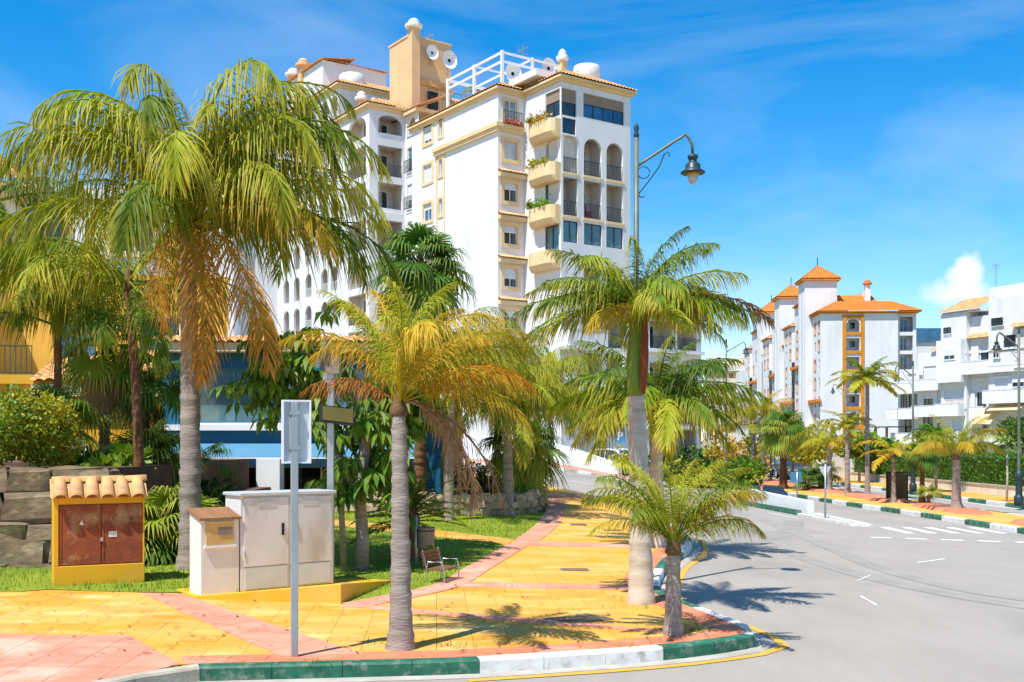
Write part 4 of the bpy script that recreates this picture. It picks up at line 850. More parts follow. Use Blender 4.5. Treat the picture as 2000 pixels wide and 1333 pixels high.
wall(YH, FR(-1, 3), 0, 12, 8.2, 11.4, [(1.0, 3.2, 9.1, 10.7), (5, 6.4, 9.1, 10.8), (8, 9.4, 9.1, 10.8)], 'white_wall'); window(YH, FR(-1, 3), 1., 3.2, 9.1, 10.7, 'glass_blue', 'dark_metal'); window(YH, FR(-1, 3), 5, 6.4, 9.1, 10.8, 'glass_dark', sur='cream'); window(YH, FR(-1, 3), 8, 9.4, 9.1, 10.8, 'glass_dark', sur='cream')
MB().box(11, 11.2, 2.2, 10, 4.4, 11.4).build('wall', 'white_wall', YH); hip_skirt(YH, -1, 4.4, 2.4, 9, 11.3, 2.6, 1.9, 'fr', ov=.5, mat='tile_clay')
# ------------------------------------------------------------------ blue-fronted shop
SH = thing('blue_shop', 'blue fronted shop with sloping light blue awning and dark windows behind the cabinets', 'shop', (-10.2, 31.5, 0), radians(0))
S = FR(0, 0)
wall(SH, S, 0, 8.2, 0, 5.1, [(1.2, 5.5, .3, 1.75), (1.0, 6.4, 3.0, 4.6)], 'blue_deep')
MB(S).box(-.1, 8.3, 0, .5, 5.05, 5.3).build('cornice', 'cream', SH); mb = MB(); tiles_roof(mb, (-.2, -.6, 5.3), (8.4, -.6, 5.3), (8.4, .4, 5.55), (-.2, .4, 5.55), .26); mb.build('roof', 'tile_clay', SH)
window(SH, S, 1.2, 5.5, .3, 1.75, 'glass_shop', 'cream', mull=4, rec=.08, sill=False); window(SH, S, 1.0, 6.4, 3.0, 4.6, 'glass_teal', 'blue_light', mull=4)
MB(S).box(0, 8.2, 0, .25, 2.78, 2.95).build('gutter', 'bright_white', SH)
mb = MB(S); mb.poly([(.2, .05, 2.42), (7.6, .05, 2.42), (7.6, .75, 2.02), (.2, .75, 2.02)]); mb.poly([(.2, .75, 2.02), (7.6, .75, 2.02), (7.6, .74, 1.98), (.2, .74, 1.98)]); mb.build('awning', 'blue_light', SH)
MB(S).box(.2, 7.6, .74, .78, 1.97, 2.01).build('awning_rail', 'bright_white', SH); mb = MB(S); mb.poly([(.2, .77, 1.97), (7.6, .77, 1.97), (7.6, .62, 1.72), (.2, .62, 1.72)]); mb.build('valance', 'blue_light', SH)
MB(S).box(3.1, 3.75, .9, 1.5, 0, 1.98).build('column', 'bright_white', SH); MB(S).box(.3, 5.6, .02, .1, 0, .3).build('plinth', 'bright_white', SH)
MB().box(8.2, 8.4, 0, 8, 0, 5.1).build('wall', 'yellow_wall', SH); MB().box(0, 8.2, .35, 8, 5.1, 5.5).build('flat_roof', 'dirty_white', SH)
# ------------------------------------------------------------------ palm fronds (shared meshes)
FC = {}
def frond(kind, cls, seed):
    "pinnate leaf along +x; cls = start elevation class"
    key = (kind, cls, seed)
    if key in FC: return FC[key]
    P = dict(feather=dict(L=3., n=88, ll=.60, lw=.0125, plum=.85, ld=.8, pet=.16), queen=dict(L=3., n=92, ll=.66, lw=.0115, plum=.9, ld=1.15, pet=.13), royal=dict(L=2.6, n=92, ll=.60, lw=.0155, plum=.85, ld=.95, pet=.06), avenue=dict(L=2.4, n=42, ll=.5, lw=.03, plum=.45, ld=.35, pet=.1), date=dict(L=2.4, n=66, ll=.36, lw=.016, plum=.35, ld=.12, pet=.12),
             thin=dict(L=2.4, n=34, ll=.45, lw=.022, plum=.5, ld=.5, pet=.12), cycad=dict(L=1.1, n=44, ll=.17, lw=.011, plum=.15, ld=.05, pet=.1), dry=dict(L=2.6, n=60, ll=.42, lw=.010, plum=.9, ld=1.15, pet=.12))[kind]
    rr = random.Random(hash((cls, seed)) % 9999 + len(kind)); Lf, n = P['L'], P['n']
    e0 = radians(cls); pw = .5 if cls == 10 else (1.85 if kind == 'queen' and cls > 10 else 1.5 if kind == 'feather' else 1.35); D = radians({80: 128, 60: 128, 40: 118, 20: 100}[cls] if kind == 'queen' and cls > 10 else {80: 80, 60: 95, 40: 96, 20: 88, 10: 98, 0: 74, -25: 52, -60: 22}[cls]) * {'queen': 1.1, 'feather': .9, 'royal': .68, 'date': .8, 'avenue': .8, 'thin': 1., 'cycad': .6, 'dry': 1.}[kind]
    D *= rr.uniform(.85, 1.15); yaw = rr.uniform(-.5, .5); K = 26; pts = []; tg = []; x = y = z = 0.
    for k in range(K + 1):
        s = k / K; e = e0 - D * s ** pw; a = yaw * s; t = Vector((cos(e) * cos(a), cos(e) * sin(a), sin(e))); pts.append(Vector((x, y, z))); tg.append(t)
        x += t.x * Lf / K; y += t.y * Lf / K; z += t.z * Lf / K
    mb = MB(); mb.tube(pts[::2], [(.024 * (1 - .85 * k / 13)) * (1.3 if kind != 'cycad' else .5) for k in range(len(pts[::2]))], 5, tt=[.01] * len(pts[::2]))
    for k in range(n):
        s = P['pet'] + (1 - P['pet']) * (k + .5) / n; f = s * K; i = min(K - 1, int(f)); p = pts[i].lerp(pts[i + 1], f - i); t = tg[i].lerp(tg[i + 1], f - i).normalized()
        b = Vector((0, 0, 1)).cross(t)
        if b.length < .05: b = Vector((0, 1, 0))
        b.normalize(); up = t.cross(b)
        prof = min(1, (s - P['pet']) * 5 + .45) * (1 - max(0, (s - .55) / .45) ** 1.6 * .72)
        for side in (-1, 1):
            if kind == 'dry' and rr.random() < .12: continue
            ll = P['ll'] * prof * rr.uniform(.78, 1.12); al = radians(72 - 45 * s + rr.uniform(-9, 9)); ph = (rr.choice((-.5, .15, .85)) + rr.gauss(0, .25)) * P['plum']
            d = (b * side * cos(ph) + up * sin(ph)) * sin(al) + t * cos(al); g = P['ld'] * rr.uniform(.6, 1.35) * (1 if d.z > -.6 else .5); wv = (t - d * t.dot(d))
            wv = (wv.normalized() if wv.length > .01 else b) * P['lw'] * rr.uniform(.8, 1.15); row = []
            for q, wq in ((0, .55), (.38, 1.), (.74, .7)):
                c = p + d * ll * q * (1 - .22 * g * q) + Vector((0, 0, -1)) * ll * g * q ** 1.6 * .85; tt_ = .02 + .6 * q + .38 * s * q; row.append((mb.p(c - wv * wq, tt_), mb.p(c + wv * wq, tt_)))
            c = p + d * ll * (1 - .22 * g) + Vector((0, 0, -1)) * ll * g * .98; tp = mb.p(c, 1.)
            for (a1, b1), (a2, b2) in zip(row, row[1:]): mb.f.append([a1, b1, b2, a2])
            mb.f.append([row[-1][0], row[-1][1], tp])
    FC[key] = mb.mesh('frond_' + kind, 'frond_green'); return FC[key]
def fan(cls, seed, dead=False):
    key = ('fan', cls, seed, dead)
    if key in FC: return FC[key]
    rr = random.Random(seed * 31 + cls + 200); e = radians(cls); mb = MB(); pl = .62 if not dead else .45; d = Vector((cos(e), 0, sin(e))); c = d * pl + Vector((0, 0, -.06))
    mb.tube([(0, 0, 0), tuple(d * pl * .5 + Vector((0, 0, .02))), tuple(c)], [.018, .014, .012], 4, tt=[.3] * 3)
    e2 = e - radians(28); ax = Vector((cos(e2), 0, sin(e2))); up = Vector((-sin(e2), 0, cos(e2))); sd_ = Vector((0, 1, 0)); n = 34
    for k in range(n):
        a = radians(-138 + 276 * k / (n - 1)) + rr.uniform(-.02, .02); dr = ax * cos(a) + sd_ * sin(a); L_ = .62 * (1 - .22 * abs(a) / 2.4) * rr.uniform(.9, 1.08); wv = (-ax * sin(a) + sd_ * cos(a))
        lift = up * (.05 * (k % 2)); cup = up * (-.10 * abs(sin(a)))
        dd = 1.5 if dead else 1.
        A = c; q = []
        for f, wd, tt_ in ((.06, .012, .1), (.5, .030, .35), (.78, .018, .7)):
            pt = c + dr * L_ * f + lift * f + cup * f * f + Vector((0, 0, -1)) * (.30 * dd * L_ * max(0, f - .42) ** 1.5); q.append((mb.p(pt - wv * wd, tt_), mb.p(pt + wv * wd, tt_)))
        pt = c + dr * L_ * 1.05 + cup + Vector((0, 0, -1)) * (.52 * dd * L_ * rr.uniform(.6, 1.2)); tp = mb.p(pt, 1.)
        for (a1, b1), (a2, b2) in zip(q, q[1:]): mb.f.append([a1, b1, b2, a2])
        mb.f.append([q[-1][0], q[-1][1], tp])
    FC[key] = mb.mesh('fan_leaf', 'fan_green'); return FC[key]
def trunk(parent, h, r0, r1, lean=(0, 0), mat='trunk_grey', flare=1.5, ring=.11, seed=0, name='trunk', n=14, boots=False):
    rr = random.Random(seed); path = []; rad = []; z = -.12; k = 0
    while z < h:
        f = max(0, z) / h; bow = f * f; b = math.exp(-max(z, 0) / .22) * (flare - 1) * r0
        ph = k % 4; r = r0 + (r1 - r0) * f + b + (.075 * r0 if ph == 0 else (-.05 * r0 if ph == 1 else 0)) + rr.uniform(-.03, .03) * r0
        if boots: r *= (1.14 if k % 3 == 0 else .97)
        path.append((lean[0] * bow, lean[1] * bow, z)); rad.append(r); z += ring / 4 * rr.uniform(.7, 1.4); k += 1
    path.append((lean[0], lean[1], h)); rad.append(r1); mb = MB(); mb.tube(path, rad, n)
    for i, v in enumerate(mb.v):
        q = 1 + .05 * mnoise.noise((v[0] * 9 + seed, v[1] * 9, v[2] * 3)); cx, cy_ = lean[0] * max(0, v[2] / h) ** 2, lean[1] * max(0, v[2] / h) ** 2; mb.v[i] = (cx + (v[0] - cx) * q, cy_ + (v[1] - cy_) * q, v[2])
    return mb.build(name, mat, parent, True)
CLS = (80, 60, 40, 20, 0, -25, -60)
def palm(name, label, x, y, h, r0, r1, kind='queen', n=22, s=1., lean=(0, 0), mats=('frond_green',), el=(82, -30), tmat='trunk_grey', extra=(), seed=0, flare=1.5, shaft=0, cat='palm', group=None, z=None, boots=0, az0=0., fanleaf=False, skirt=0, base=True):
    z = H(x, y) + .12 if z is None else z
    t = thing(name, label, cat, (x, y, z), 0, group); rr = random.Random(seed + 99)
    if h > .02: trunk(t, h, r0, r1, lean, tmat, flare, seed=seed, boots=boots, ring=.24 if r0 < .2 else .3)
    top = h
    if shaft:
        MB().tube([(lean[0], lean[1], h - .05 + shaft * k / 8) for k in range(9)], [r1 * q for q in (1.0, 1.12, 1.15, 1.12, 1.02, .9, .78, .62, .42)], 14).build('crownshaft', 'crownshaft', t, True); top = h + shaft * .9
    elif base:
        MB().tube([(lean[0], lean[1], h - .12 + .5 * s * k / 6) for k in range(7)], [r1 * q for q in (.95, 1.35, 1.3, 1.1, .85, .6, .3)], 10).build('leaf_base', 'fibre', t, True); top = h + .22 * s
    for i in range(n):
        f = (i + .5) / n; e = el[0] + (el[1] - el[0]) * f ** .9 + rr.uniform(-8, 8); cls = min(CLS, key=lambda c: abs(c - e)); az = az0 + i * 2.39996 + rr.uniform(-.25, .25)
        sc = s * (.82 + .25 * min(1, f * 2.2)) * rr.uniform(.88, 1.1); m = mats[min(len(mats) - 1, int(f * len(mats) + rr.uniform(-.6, .6))) if len(mats) > 1 else 0] if True else mats[0]
        data = fan(cls, i % 3) if fanleaf else frond(kind, cls, i % 5)
        link('frond', data, t, (lean[0] + cos(az) * r1 * .3, lean[1] + sin(az) * r1 * .3, top - .25 * s * f * (.5 if shaft else 1)), (rr.uniform(-.3, .3), radians(cls - e) * .6, az), (sc, sc, sc * rr.uniform(.9, 1.1)), m)
    for az, cls, sc, m, kd in extra:
        data = fan(cls, int(az * 7) % 3, kd == 'deadfan') if kd in ('fan', 'deadfan') else frond(kd, cls, int(abs(az) * 10) % 5)
        link('frond', data, t, (lean[0] + cos(az) * r1 * .5, lean[1] + sin(az) * r1 * .5, top - .12 * s), (0, 0, az), sc, m)
    for i in range(skirt):
        az = rr.uniform(0, 2 * pi); link('dead_frond', fan(-60, i % 3, True), t, (lean[0], lean[1], top - .25 - .5 * rr.random()), (0, 0, az), s * rr.uniform(.8, 1.05), 'frond_dead')
    return t
GR, DK, LM, YE, OR, RU, DE = 'frond_green', 'frond_dark', 'frond_lime', 'frond_yellow', 'frond_orange', 'frond_rust', 'frond_dead'
# --- the big queen palm on the left
x, y = -5.53, 18.6
palm('queen_palm', 'tallest feathery palm on the left, dropping orange fronds beside the white cabinet', x, y, 5.85, .20, .12, 'queen', 22, 1.25, (-.12, .25), (LM, GR, LM, GR), (90, 20), seed=1, flare=1.35, az0=.5,
     extra=[(-1.8, 10, .75, OR, 'queen'), (-1.05, 10, 1.12, OR, 'queen'), (-.72, 10, 1.2, OR, 'queen'), (-.4, 20, 1.15, YE, 'queen'), (.0, 40, 1.4, LM, 'queen'), (.2, 60, 1.5, LM, 'queen'), (.5, 80, 1.45, GR, 'queen'), (-.4, 80, 1.4, LM, 'queen'), (3.0, 80, 1.4, GR, 'queen'), (-1.6, 80, 1.35, LM, 'queen'), (.0, 80, 1.5, LM, 'queen'), (.25, 80, 1.4, GR, 'queen'), (-.8, 80, 1.45, LM, 'queen'), (2.6, 80, 1.35, GR, 'queen'), (-2.6, 80, 1.3, LM, 'queen'), (-.2, 60, 1.4, GR, 'queen'), (3.25, 60, 1.4, GR, 'queen'), (2.95, 40, 1.3, GR, 'queen'), (-.6, 40, 1.2, LM, 'queen'), (.1, 20, 1.2, GR, 'queen'), (-2.4, 60, 1.1, LM, 'queen')])
palm('queen_palm', 'feathery green palm behind the tall left palm, its fronds reaching over the yellow house', -7.4, 21.5, 5.2, .11, .08, 'queen', 7, 1.1, (-.3, .2), (GR, LM), (60, 10), 'trunk_brown', seed=2, az0=1., extra=[(pi - .1, 40, 1.15, LM, 'queen'), (pi + .25, 20, 1.15, LM, 'queen'), (pi + .5, 40, 1.1, GR, 'queen'), (-.3, 0, .9, DK, 'queen'), (-.9, -25, .9, GR, 'queen')])
palm('queen_palm', 'high palm cut by the left picture edge, only fronds showing', -10.9, 22.5, 6.9, .16, .11, 'queen', 14, 1.0, (0, 0), (DK, GR), (70, -20), seed=4)
palm('queen_palm', 'feathery palm rising behind the round bush at the left edge', -9.9, 23.5, 4.5, .09, .075, 'queen', 13, 1.05, (0, .1), (LM, GR), (84, 25), 'trunk_brown', seed=61, az0=2.)
# --- foreground palm with yellowing fronds
x, y = G(783, 1272)
palm('queen_palm', 'yellowing foreground palm with a ringed grey trunk and hanging brown fronds', x, y, 2.72, .125, .08, 'feather', 12, .58, (-.04, .15), (LM, YE, LM, YE), (88, 50), seed=5, flare=1.45,
     extra=[(pi + .1, 40, .44, RU, 'dry'), (pi - .1, 40, .46, RU, 'dry'), (.12, 60, .60, YE, 'feather'), (.0, 40, .56, OR, 'feather'), (.35, 40, .6, YE, 'feather'), (-.25, 40, .5, YE, 'feather'), (-.05, 10, .62, DE, 'dry'), (.1, 10, .70, DE, 'dry'), (.2, 10, .64, DE, 'dry'), (-.2, 10, .56, DE, 'dry'), (.5, 60, .62, LM, 'feather'), (2.5, 80, .52, YE, 'feather'), (-.15, 20, .55, YE, 'feather'), (2.0, 80, .6, YE, 'feather'), (3.0, 80, .55, LM, 'feather'), (-.6, 60, .5, YE, 'feather'), (2.7, 80, .5, LM, 'feather')])
# --- royal palms at the kerb
x, y = G(1252, 1183)
palm('royal_palm', 'thick smooth trunked royal palm with green crownshaft at the kerb', x, y, 2.98, .175, .12, 'royal', 20, .58, (-.06, .1), (GR, GR, LM, GR), (72, 2), 'trunk_pale', seed=6, flare=1.25, shaft=1.5,
     extra=[(.08, 20, .78, DE, 'royal'), (.15, 20, .66, GR, 'royal'), (-.2, 40, .62, LM, 'royal'), (.3, 0, .55, LM, 'royal'), (pi - .15, 20, .68, GR, 'royal'), (pi + .2, 0, .66, LM, 'royal'), (pi + .4, 20, .62, GR, 'royal'), (-.9, 0, .5, LM, 'royal'), (-2.2, 0, .5, YE, 'royal'), (-1.5, 20, .5, LM, 'royal')])
t = bpy.data.objects['royal_palm']; MB().tube([(.02 + .035 * k / 5, -.1, 3.0 + .26 * k) for k in range(6)], [.03, .055, .06, .055, .04, .01], 8).build('split_sheath', 'sheath', t, True)
x, y = G(1283, 1077)
palm('royal_palm', 'second royal palm standing behind the thick one, darker full crown', x, y, 2.4, .17, .12, 'royal', 26, .84, (0, .1), (GR, DK, GR, GR, LM), (74, -22), 'trunk_pale', seed=7, flare=1.3, shaft=1.0, extra=[(pi, 20, .85, GR, 'royal'), (.1, 20, .85, GR, 'royal'), (.3, 0, .8, GR, 'royal'), (pi + .3, 0, .8, LM, 'royal'), (-.6, 0, .7, GR, 'royal'), (-2.4, 0, .7, LM, 'royal')])
x, y = G(1315, 1244)
palm('young_palm', 'short young palm with a knobbly trunk at the kerb corner', x, y, 1.1, .105, .075, 'feather', 20, .44, (0, 0), (LM, LM, GR), (86, 48), seed=8, flare=1.3, extra=[(0.05, 60, .44, LM, 'feather'), (pi - .2, 60, .42, LM, 'feather'), (.2, 40, .42, YE, 'feather'), (-.25, 60, .42, YE, 'feather'), (pi + .25, 40, .38, LM, 'feather'), (1.0, 80, .42, LM, 'feather'), (-.6, 60, .36, LM, 'feather')])
# --- garden palms in the middle
x, y = G(993, 1030)
palm('garden_palm', 'grey trunked feather palm in front of the low rubble wall', x, y, 2.85, .15, .11, 'queen', 25, .8, (-.05, 0), (GR, LM, GR, LM), (84, 2), seed=9)
palm('fan_palm', 'bushy fan palm right behind the grey trunk at the rubble wall', 0.25, 31.5, 1.75, .13, .12, n=26, s=1.15, mats=('fan_green', 'fan_lime'), el=(70, -55), tmat='trunk_brown', fanleaf=True, seed=10, boots=1, extra=[(-.6, -60, 1.2, 'fan_green', 'fan'), (-.2, -60, 1.2, 'fan_lime', 'fan')])
palm('fan_palm', 'tall fan palm in front of the large white block, above the yellow palm', -2.55, 30.0, 6.6, .17, .13, n=30, s=1.35, mats=('fan_green', 'fan_green', 'fan_lime'), el=(84, -50), tmat='trunk_brown', fanleaf=True, seed=11, boots=1, skirt=6)
palm('queen_palm', 'feather palm filling the gap behind the yellowing foreground palm', -1.6, 27.5, 3.9, .12, .09, 'queen', 20, .85, (.1, 0), (LM, GR, LM), (84, 20), seed=12)
palm('queen_palm', 'dense green palm left of the royal palms over the hill road', -.5, 35.5, 3.6, .14, .1, 'queen', 20, 1.0, (.1, 0), (GR, LM, GR), (84, 15), seed=13)
palm('queen_palm', 'slight palm by the hill road with fronds hanging beside the royal trunk', 0.75, 34.4, 3.3, .12, .09, 'queen', 20, 1.0, (.1, 0), (LM, GR), (84, 5), seed=53)
palm('queen_palm', 'shaded palm trunk nearest the planted bed behind the hanging brown fronds', -2.9, 32.5, 4.2, .24, .18, 'queen', 13, .8, (.1, 0), (GR, DK), (80, 20), seed=14)
palm('slim_palm', 'slim dark trunked palm leaning in the planted bed', -1.9, 34, 4.4, .12, .10, 'royal', 12, .7, (-.4, 0), (DK, GR), (70, 5), 'trunk_brown', seed=15)
# --- fan palms by the yellow house
palm('fan_palm', 'fan palm with brown trunk in front of the yellow house balcony', -9.5, 25.2, 4.1, .13, .11, n=20, s=1.15, mats=('fan_green', 'fan_green', 'fan_lime'), el=(78, -45), tmat='trunk_brown', fanleaf=True, seed=16, boots=1, skirt=2)
palm('fan_palm', 'leaning fan palm between the yellow house and the tall left palm', -8.85, 25.6, 3.3, .12, .10, n=18, s=1.0, lean=(.3, 0), mats=('fan_green', 'fan_green'), el=(70, -50), tmat='trunk_brown', fanleaf=True, seed=17, boots=1, skirt=3)
palm('fan_palm', 'low dark fan palm against the yellow wall beside the shop', -7.9, 27.5, 1.3, .12, .11, n=14, s=.85, mats=('fan_green', 'frond_dark'), el=(60, -50), tmat='trunk_brown', fanleaf=True, seed=18, boots=1)
palm('fan_palm', 'stemless fan palm spreading above the round yellow bush', -9.35, 22.0, .75 , .1, .1, n=14, s=1.0, mats=('fan_green', 'fan_lime'), el=(75, -5), fanleaf=True, seed=19, z=2.0)
palm('dwarf_palm', 'yellow green dwarf fan palm behind the tiled utility box', -6.3, 19.8, .45, .1, .1, n=30, s=1.0, mats=('fan_lime', 'fan_lime', 'fan_green'), el=(80, -25), fanleaf=True, seed=20)
palm('dwarf_palm', 'small dwarf fan palm above the tiled roof of the utility box', -8.1, 24.0, 1.2, .1, .1, n=22, s=1.1, mats=('fan_lime', 'fan_green'), el=(80, -5), fanleaf=True, seed=21, z=.6)
x, y = G(795, 1115); palm('cycad', 'cycad with stiff dark green fronds beside the litter bin', x, y + .6, .75, .15, .14, 'cycad', 34, 1.05, (0, 0), (DK, 'frond_green'), (80, -8), 'trunk_brown', seed=22, boots=1)
# --- palms along the avenue
def ap(nm, label, px, py, h, r, s, mats, el, seed, **k):
    x, y = G(px, py); return palm(nm, label, x, y, h, r, r * .8, k.pop('kind', 'avenue'), k.pop('n', 18), s, k.pop('lean', (0, 0)), mats, el, seed=seed, z=.2, **k)
ap('avenue_palm', 'tallest slender palm on the avenue median in front of the orange framed bay', 1694, 970, 4.75, .10, .66, (GR, LM, LM), (75, 5), 31, n=22)
ap('avenue_palm', 'shorter palm left of the slender avenue palm', 1655, 965, 2.9, .115, .56, (LM, LM), (70, 5), 32, n=17)
ap('avenue_palm', 'yellowing palm standing in front of the brown poster panel', 1745, 982, 1.75, .085, .56, (LM, YE), (60, 10), 33, n=13, kind='avenue')
ap('avenue_palm', 'bushy feather palm on the median in front of the hedge', 1868, 997, 1.75, .15, .58, (LM, LM, GR, YE), (86, 32), 34, n=18, kind='feather', extra=[(0, 60, .66, YE, 'feather'), (.2, 40, .6, YE, 'feather'), (.1, 40, .7, LM, 'date'), (pi, 40, .55, LM, 'feather')])
ap('avenue_fan_palm', 'small fan palm right of the brown poster panel', 1801, 985, 1.75, .09, .62, ('fan_lime', 'fan_green'), (75, -30), 35, n=20, fanleaf=True, tmat='trunk_brown', boots=1)
ap('avenue_fan_palm', 'tiny fan palm at the foot of the one beside the poster panel', 1814, 986, .3, .05, .45, ('fan_lime',), (75, 0), 36, n=12, fanleaf=True, tmat='trunk_brown')
ap('avenue_fan_palm', 'dark trunked fan palm behind the small blue sign back', 1530, 955, 2.7, .17, 1.15, ('fan_green', 'fan_lime', 'fan_lime'), (78, -50), 37, n=26, fanleaf=True, tmat='trunk_brown', boots=1)
ap('avenue_fan_palm', 'low fan palm left of the give-way sign pole', 1604, 957, .5, .1, .9, ('fan_lime', 'fan_green'), (75, 0), 38, n=16, fanleaf=True, tmat='trunk_brown')
ap('avenue_fan_palm', 'low fan palm beside the dark trunked one on the median', 1581, 958, .3, .1, .8, ('fan_green',), (75, -5), 39, n=14, fanleaf=True, tmat='trunk_brown')
ap('avenue_palm', 'fluffy palm just behind the give-way sign', 1620, 960, 2.1, .1, .55, (LM, YE), (84, 10), 40, n=16, kind='feather')
ap('avenue_palm', 'feather palm at the left end of the median, behind the car', 1471, 943, 3.0, .13, .7, (LM, YE, LM), (84, 15), 41, n=16, kind='feather')
ap('avenue_palm', 'yellowing palm second from the left end of the median', 1490, 944, 3.6, .13, .7, (YE, LM), (84, 15), 42, n=16, kind='feather')
# ------------------------------------------------------------------ broadleaf trees, shrubs, hedge
def tree(name, label, x, y, th, cr, cz, nl, ls, mats, cat='tree', group=None, r=.07, z=None, clumps=9, tmat='trunk_grey', seed=0, bushy=False):
    z = H(x, y) + .12 if z is None else z; t = thing(name, label, cat, (x, y, z), 0, group); st = R.getstate(); R.seed(seed + 500)
    cs = []
    for k in range(clumps):
        a = R.uniform(0, 2 * pi); e = R.uniform(-.6, 1.); q = R.uniform(.3, .8); cs.append((cos(a) * q * cr[0], sin(a) * q * cr[0], cz + e * q * cr[1]))
    if not bushy:
        mb = MB(); mb.tube([(0, 0, -.1), (.02, .02, th * .5), (0, 0, th)], [r * 1.2, r, r * .8], 8)
        for c in cs[:6]: mb.tube([(0, 0, th * .92), (c[0] * .5, c[1] * .5, (th + c[2]) / 2), c], [r * .6, r * .4, r * .15], 5)
        mb.build('trunk', tmat, t, True)
    per = nl // clumps
    for j, m in enumerate(mats):
        mb = MB()
        for k, c in enumerate(cs):
            if k % len(mats) == j:
                rc = R.uniform(.42, .68); foliage(mb, c, (cr[0] * rc, cr[0] * rc, cr[1] * rc), per, ls)
        mb.build('crown', m, t)
    R.setstate(st); return t
# umbrella tree beside the pavement with whorls of big drooping leaflets
x, y = -2.6, 18.6
t = thing('umbrella_tree', 'dark umbrella tree with whorls of drooping leaves beside the display pole', 'tree', (x, y, H(x, y) + .12))
mb = MB(); mb.tube([(0, 0, -.1), (.03, 0, .6), (-.02, 0, 1.3), (.1, 0, 2.4), (-.25, .2, 3.6)], [.14, .11, .10, .09, .07], 10); mb.tube([(0, 0, 1.2), (-.5, .1, 2.2), (-1.2, .2, 3.3)], [.07, .06, .04], 7); mb.tube([(-.25, -.2, -.1), (-.3, -.25, 1.2), (-.35, -.1, 2.0)], [.06, .05, .04], 7); mb.build('trunk', 'trunk_grey', t, True)
for j, m in enumerate(('leaf_green', 'leaf_bright', 'leaf_bright')):
    mb = MB(); rr = random.Random(60 + j)
    for k in range(64):
        if rr.random() < .42: c = Vector((rr.uniform(-.75, .75), rr.uniform(-.6, .6), rr.uniform(1.25, 3.0)))
        else: c = Vector((rr.gauss(-1.2, .5), rr.uniform(-.3, .9), rr.gauss(3.5, .42)))
        n = 9; ph = rr.uniform(0, 6)
        for q in range(n):
            a = ph + 2 * pi * q / n; d = Vector((cos(a), sin(a), rr.uniform(-.25, .15))); Lq = rr.uniform(.2, .32); s_ = Vector((-sin(a), cos(a), 0)) * .055; p1 = c + d * .07; p2 = c + d * (.07 + Lq * .5) + Vector((0, 0, -.07)); p3 = c + d * (.07 + Lq * .8) + Vector((0, 0, -.26))
            mb.poly([p1, p2 + s_, p3, p2 - s_])
    mb.build('crown', m, t)
tree('green_tree', 'leafy bright green tree crown behind the olive display board', -2.3, 21.5, 1.6, (.8, .75), 2.7, 1500, .22, ('leaf_bright', 'leaf_green'), seed=3)
tree('round_bush', 'round yellow green bush on top of the boulder wall', -9.1, 20.0, 0, (.95, .75), .6, 9000, .09, ('leaf_yellow', 'leaf_green', 'leaf_yellow'), 'bush', z=2.0, clumps=16, seed=5, bushy=True)
tree('leafy_shrub', 'bright broad leaved shrub between the round bush and the brown palm trunks', -8.2, 22.0, 0, (.6, .4), .3, 700, .30, ('leaf_bright', 'leaf_green'), 'shrub', z=1.55, seed=6, bushy=True)
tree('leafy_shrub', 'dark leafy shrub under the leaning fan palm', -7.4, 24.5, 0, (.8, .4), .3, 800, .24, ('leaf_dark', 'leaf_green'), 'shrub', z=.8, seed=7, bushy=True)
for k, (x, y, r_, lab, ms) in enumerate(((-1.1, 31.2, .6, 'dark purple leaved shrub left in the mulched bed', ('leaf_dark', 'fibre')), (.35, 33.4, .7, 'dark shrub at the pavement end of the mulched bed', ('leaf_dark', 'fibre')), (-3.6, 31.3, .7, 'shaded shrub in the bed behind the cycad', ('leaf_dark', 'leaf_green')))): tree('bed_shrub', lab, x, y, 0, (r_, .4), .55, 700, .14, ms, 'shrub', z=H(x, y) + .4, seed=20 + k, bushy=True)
AV = [(1345, 925, 5.6, 60, 1.9, 'leaf_dark', 'green tree beside the lower white wing, left of the second lamp'), (1395, 912, 7.0, 74, 2.0, 'leaf_green', 'tree behind the second street lamp'), (1440, 900, 3.6, 66, 1.7, 'leaf_orange', 'orange leaved tree left of the parked cars'), (1505, 862, 4.4, 62, 1.5, 'leaf_bright', 'bright green tree above the parked cars'), (1548, 860, 4.5, 60, 1.4, 'leaf_green', 'thin green tree in front of the orange ledges'), (1450, 930, 1.6, 56, 1.0, 'leaf_bright', 'small bright tree beside the second lamp post'), (1585, 880, 4.2, 58, 1.3, 'leaf_yellow', 'yellowish tree right of the dark trunked fan palm'),
      (1678, 880, 3.5, 60, .9, 'leaf_green', 'small green tree left of the slender palm, over the hedge'), (1712, 885, 3.4, 62, .9, 'leaf_green', 'small green tree peeping over the hedge right of the slender palm'), (1828, 862, 3.0, 49, .9, 'leaf_green', 'pale stemmed young tree on the far pavement before the hedge'), (1998, 855, 3.6, 47, 1.0, 'leaf_green', 'dark green tree cut by the right picture edge')]
for k, (px, py, _, d, r_, m, lab) in enumerate(AV):
    x, z = XZ(px, py, d); tree('avenue_tree', lab, x, d, max(.8, z - r_ * .5), (r_, r_ * .8), z, 1700, .2 if d < 55 else .26, (m, 'leaf_bright' if k % 2 else m), z=0.1, seed=40 + k, clumps=8, r=.07)
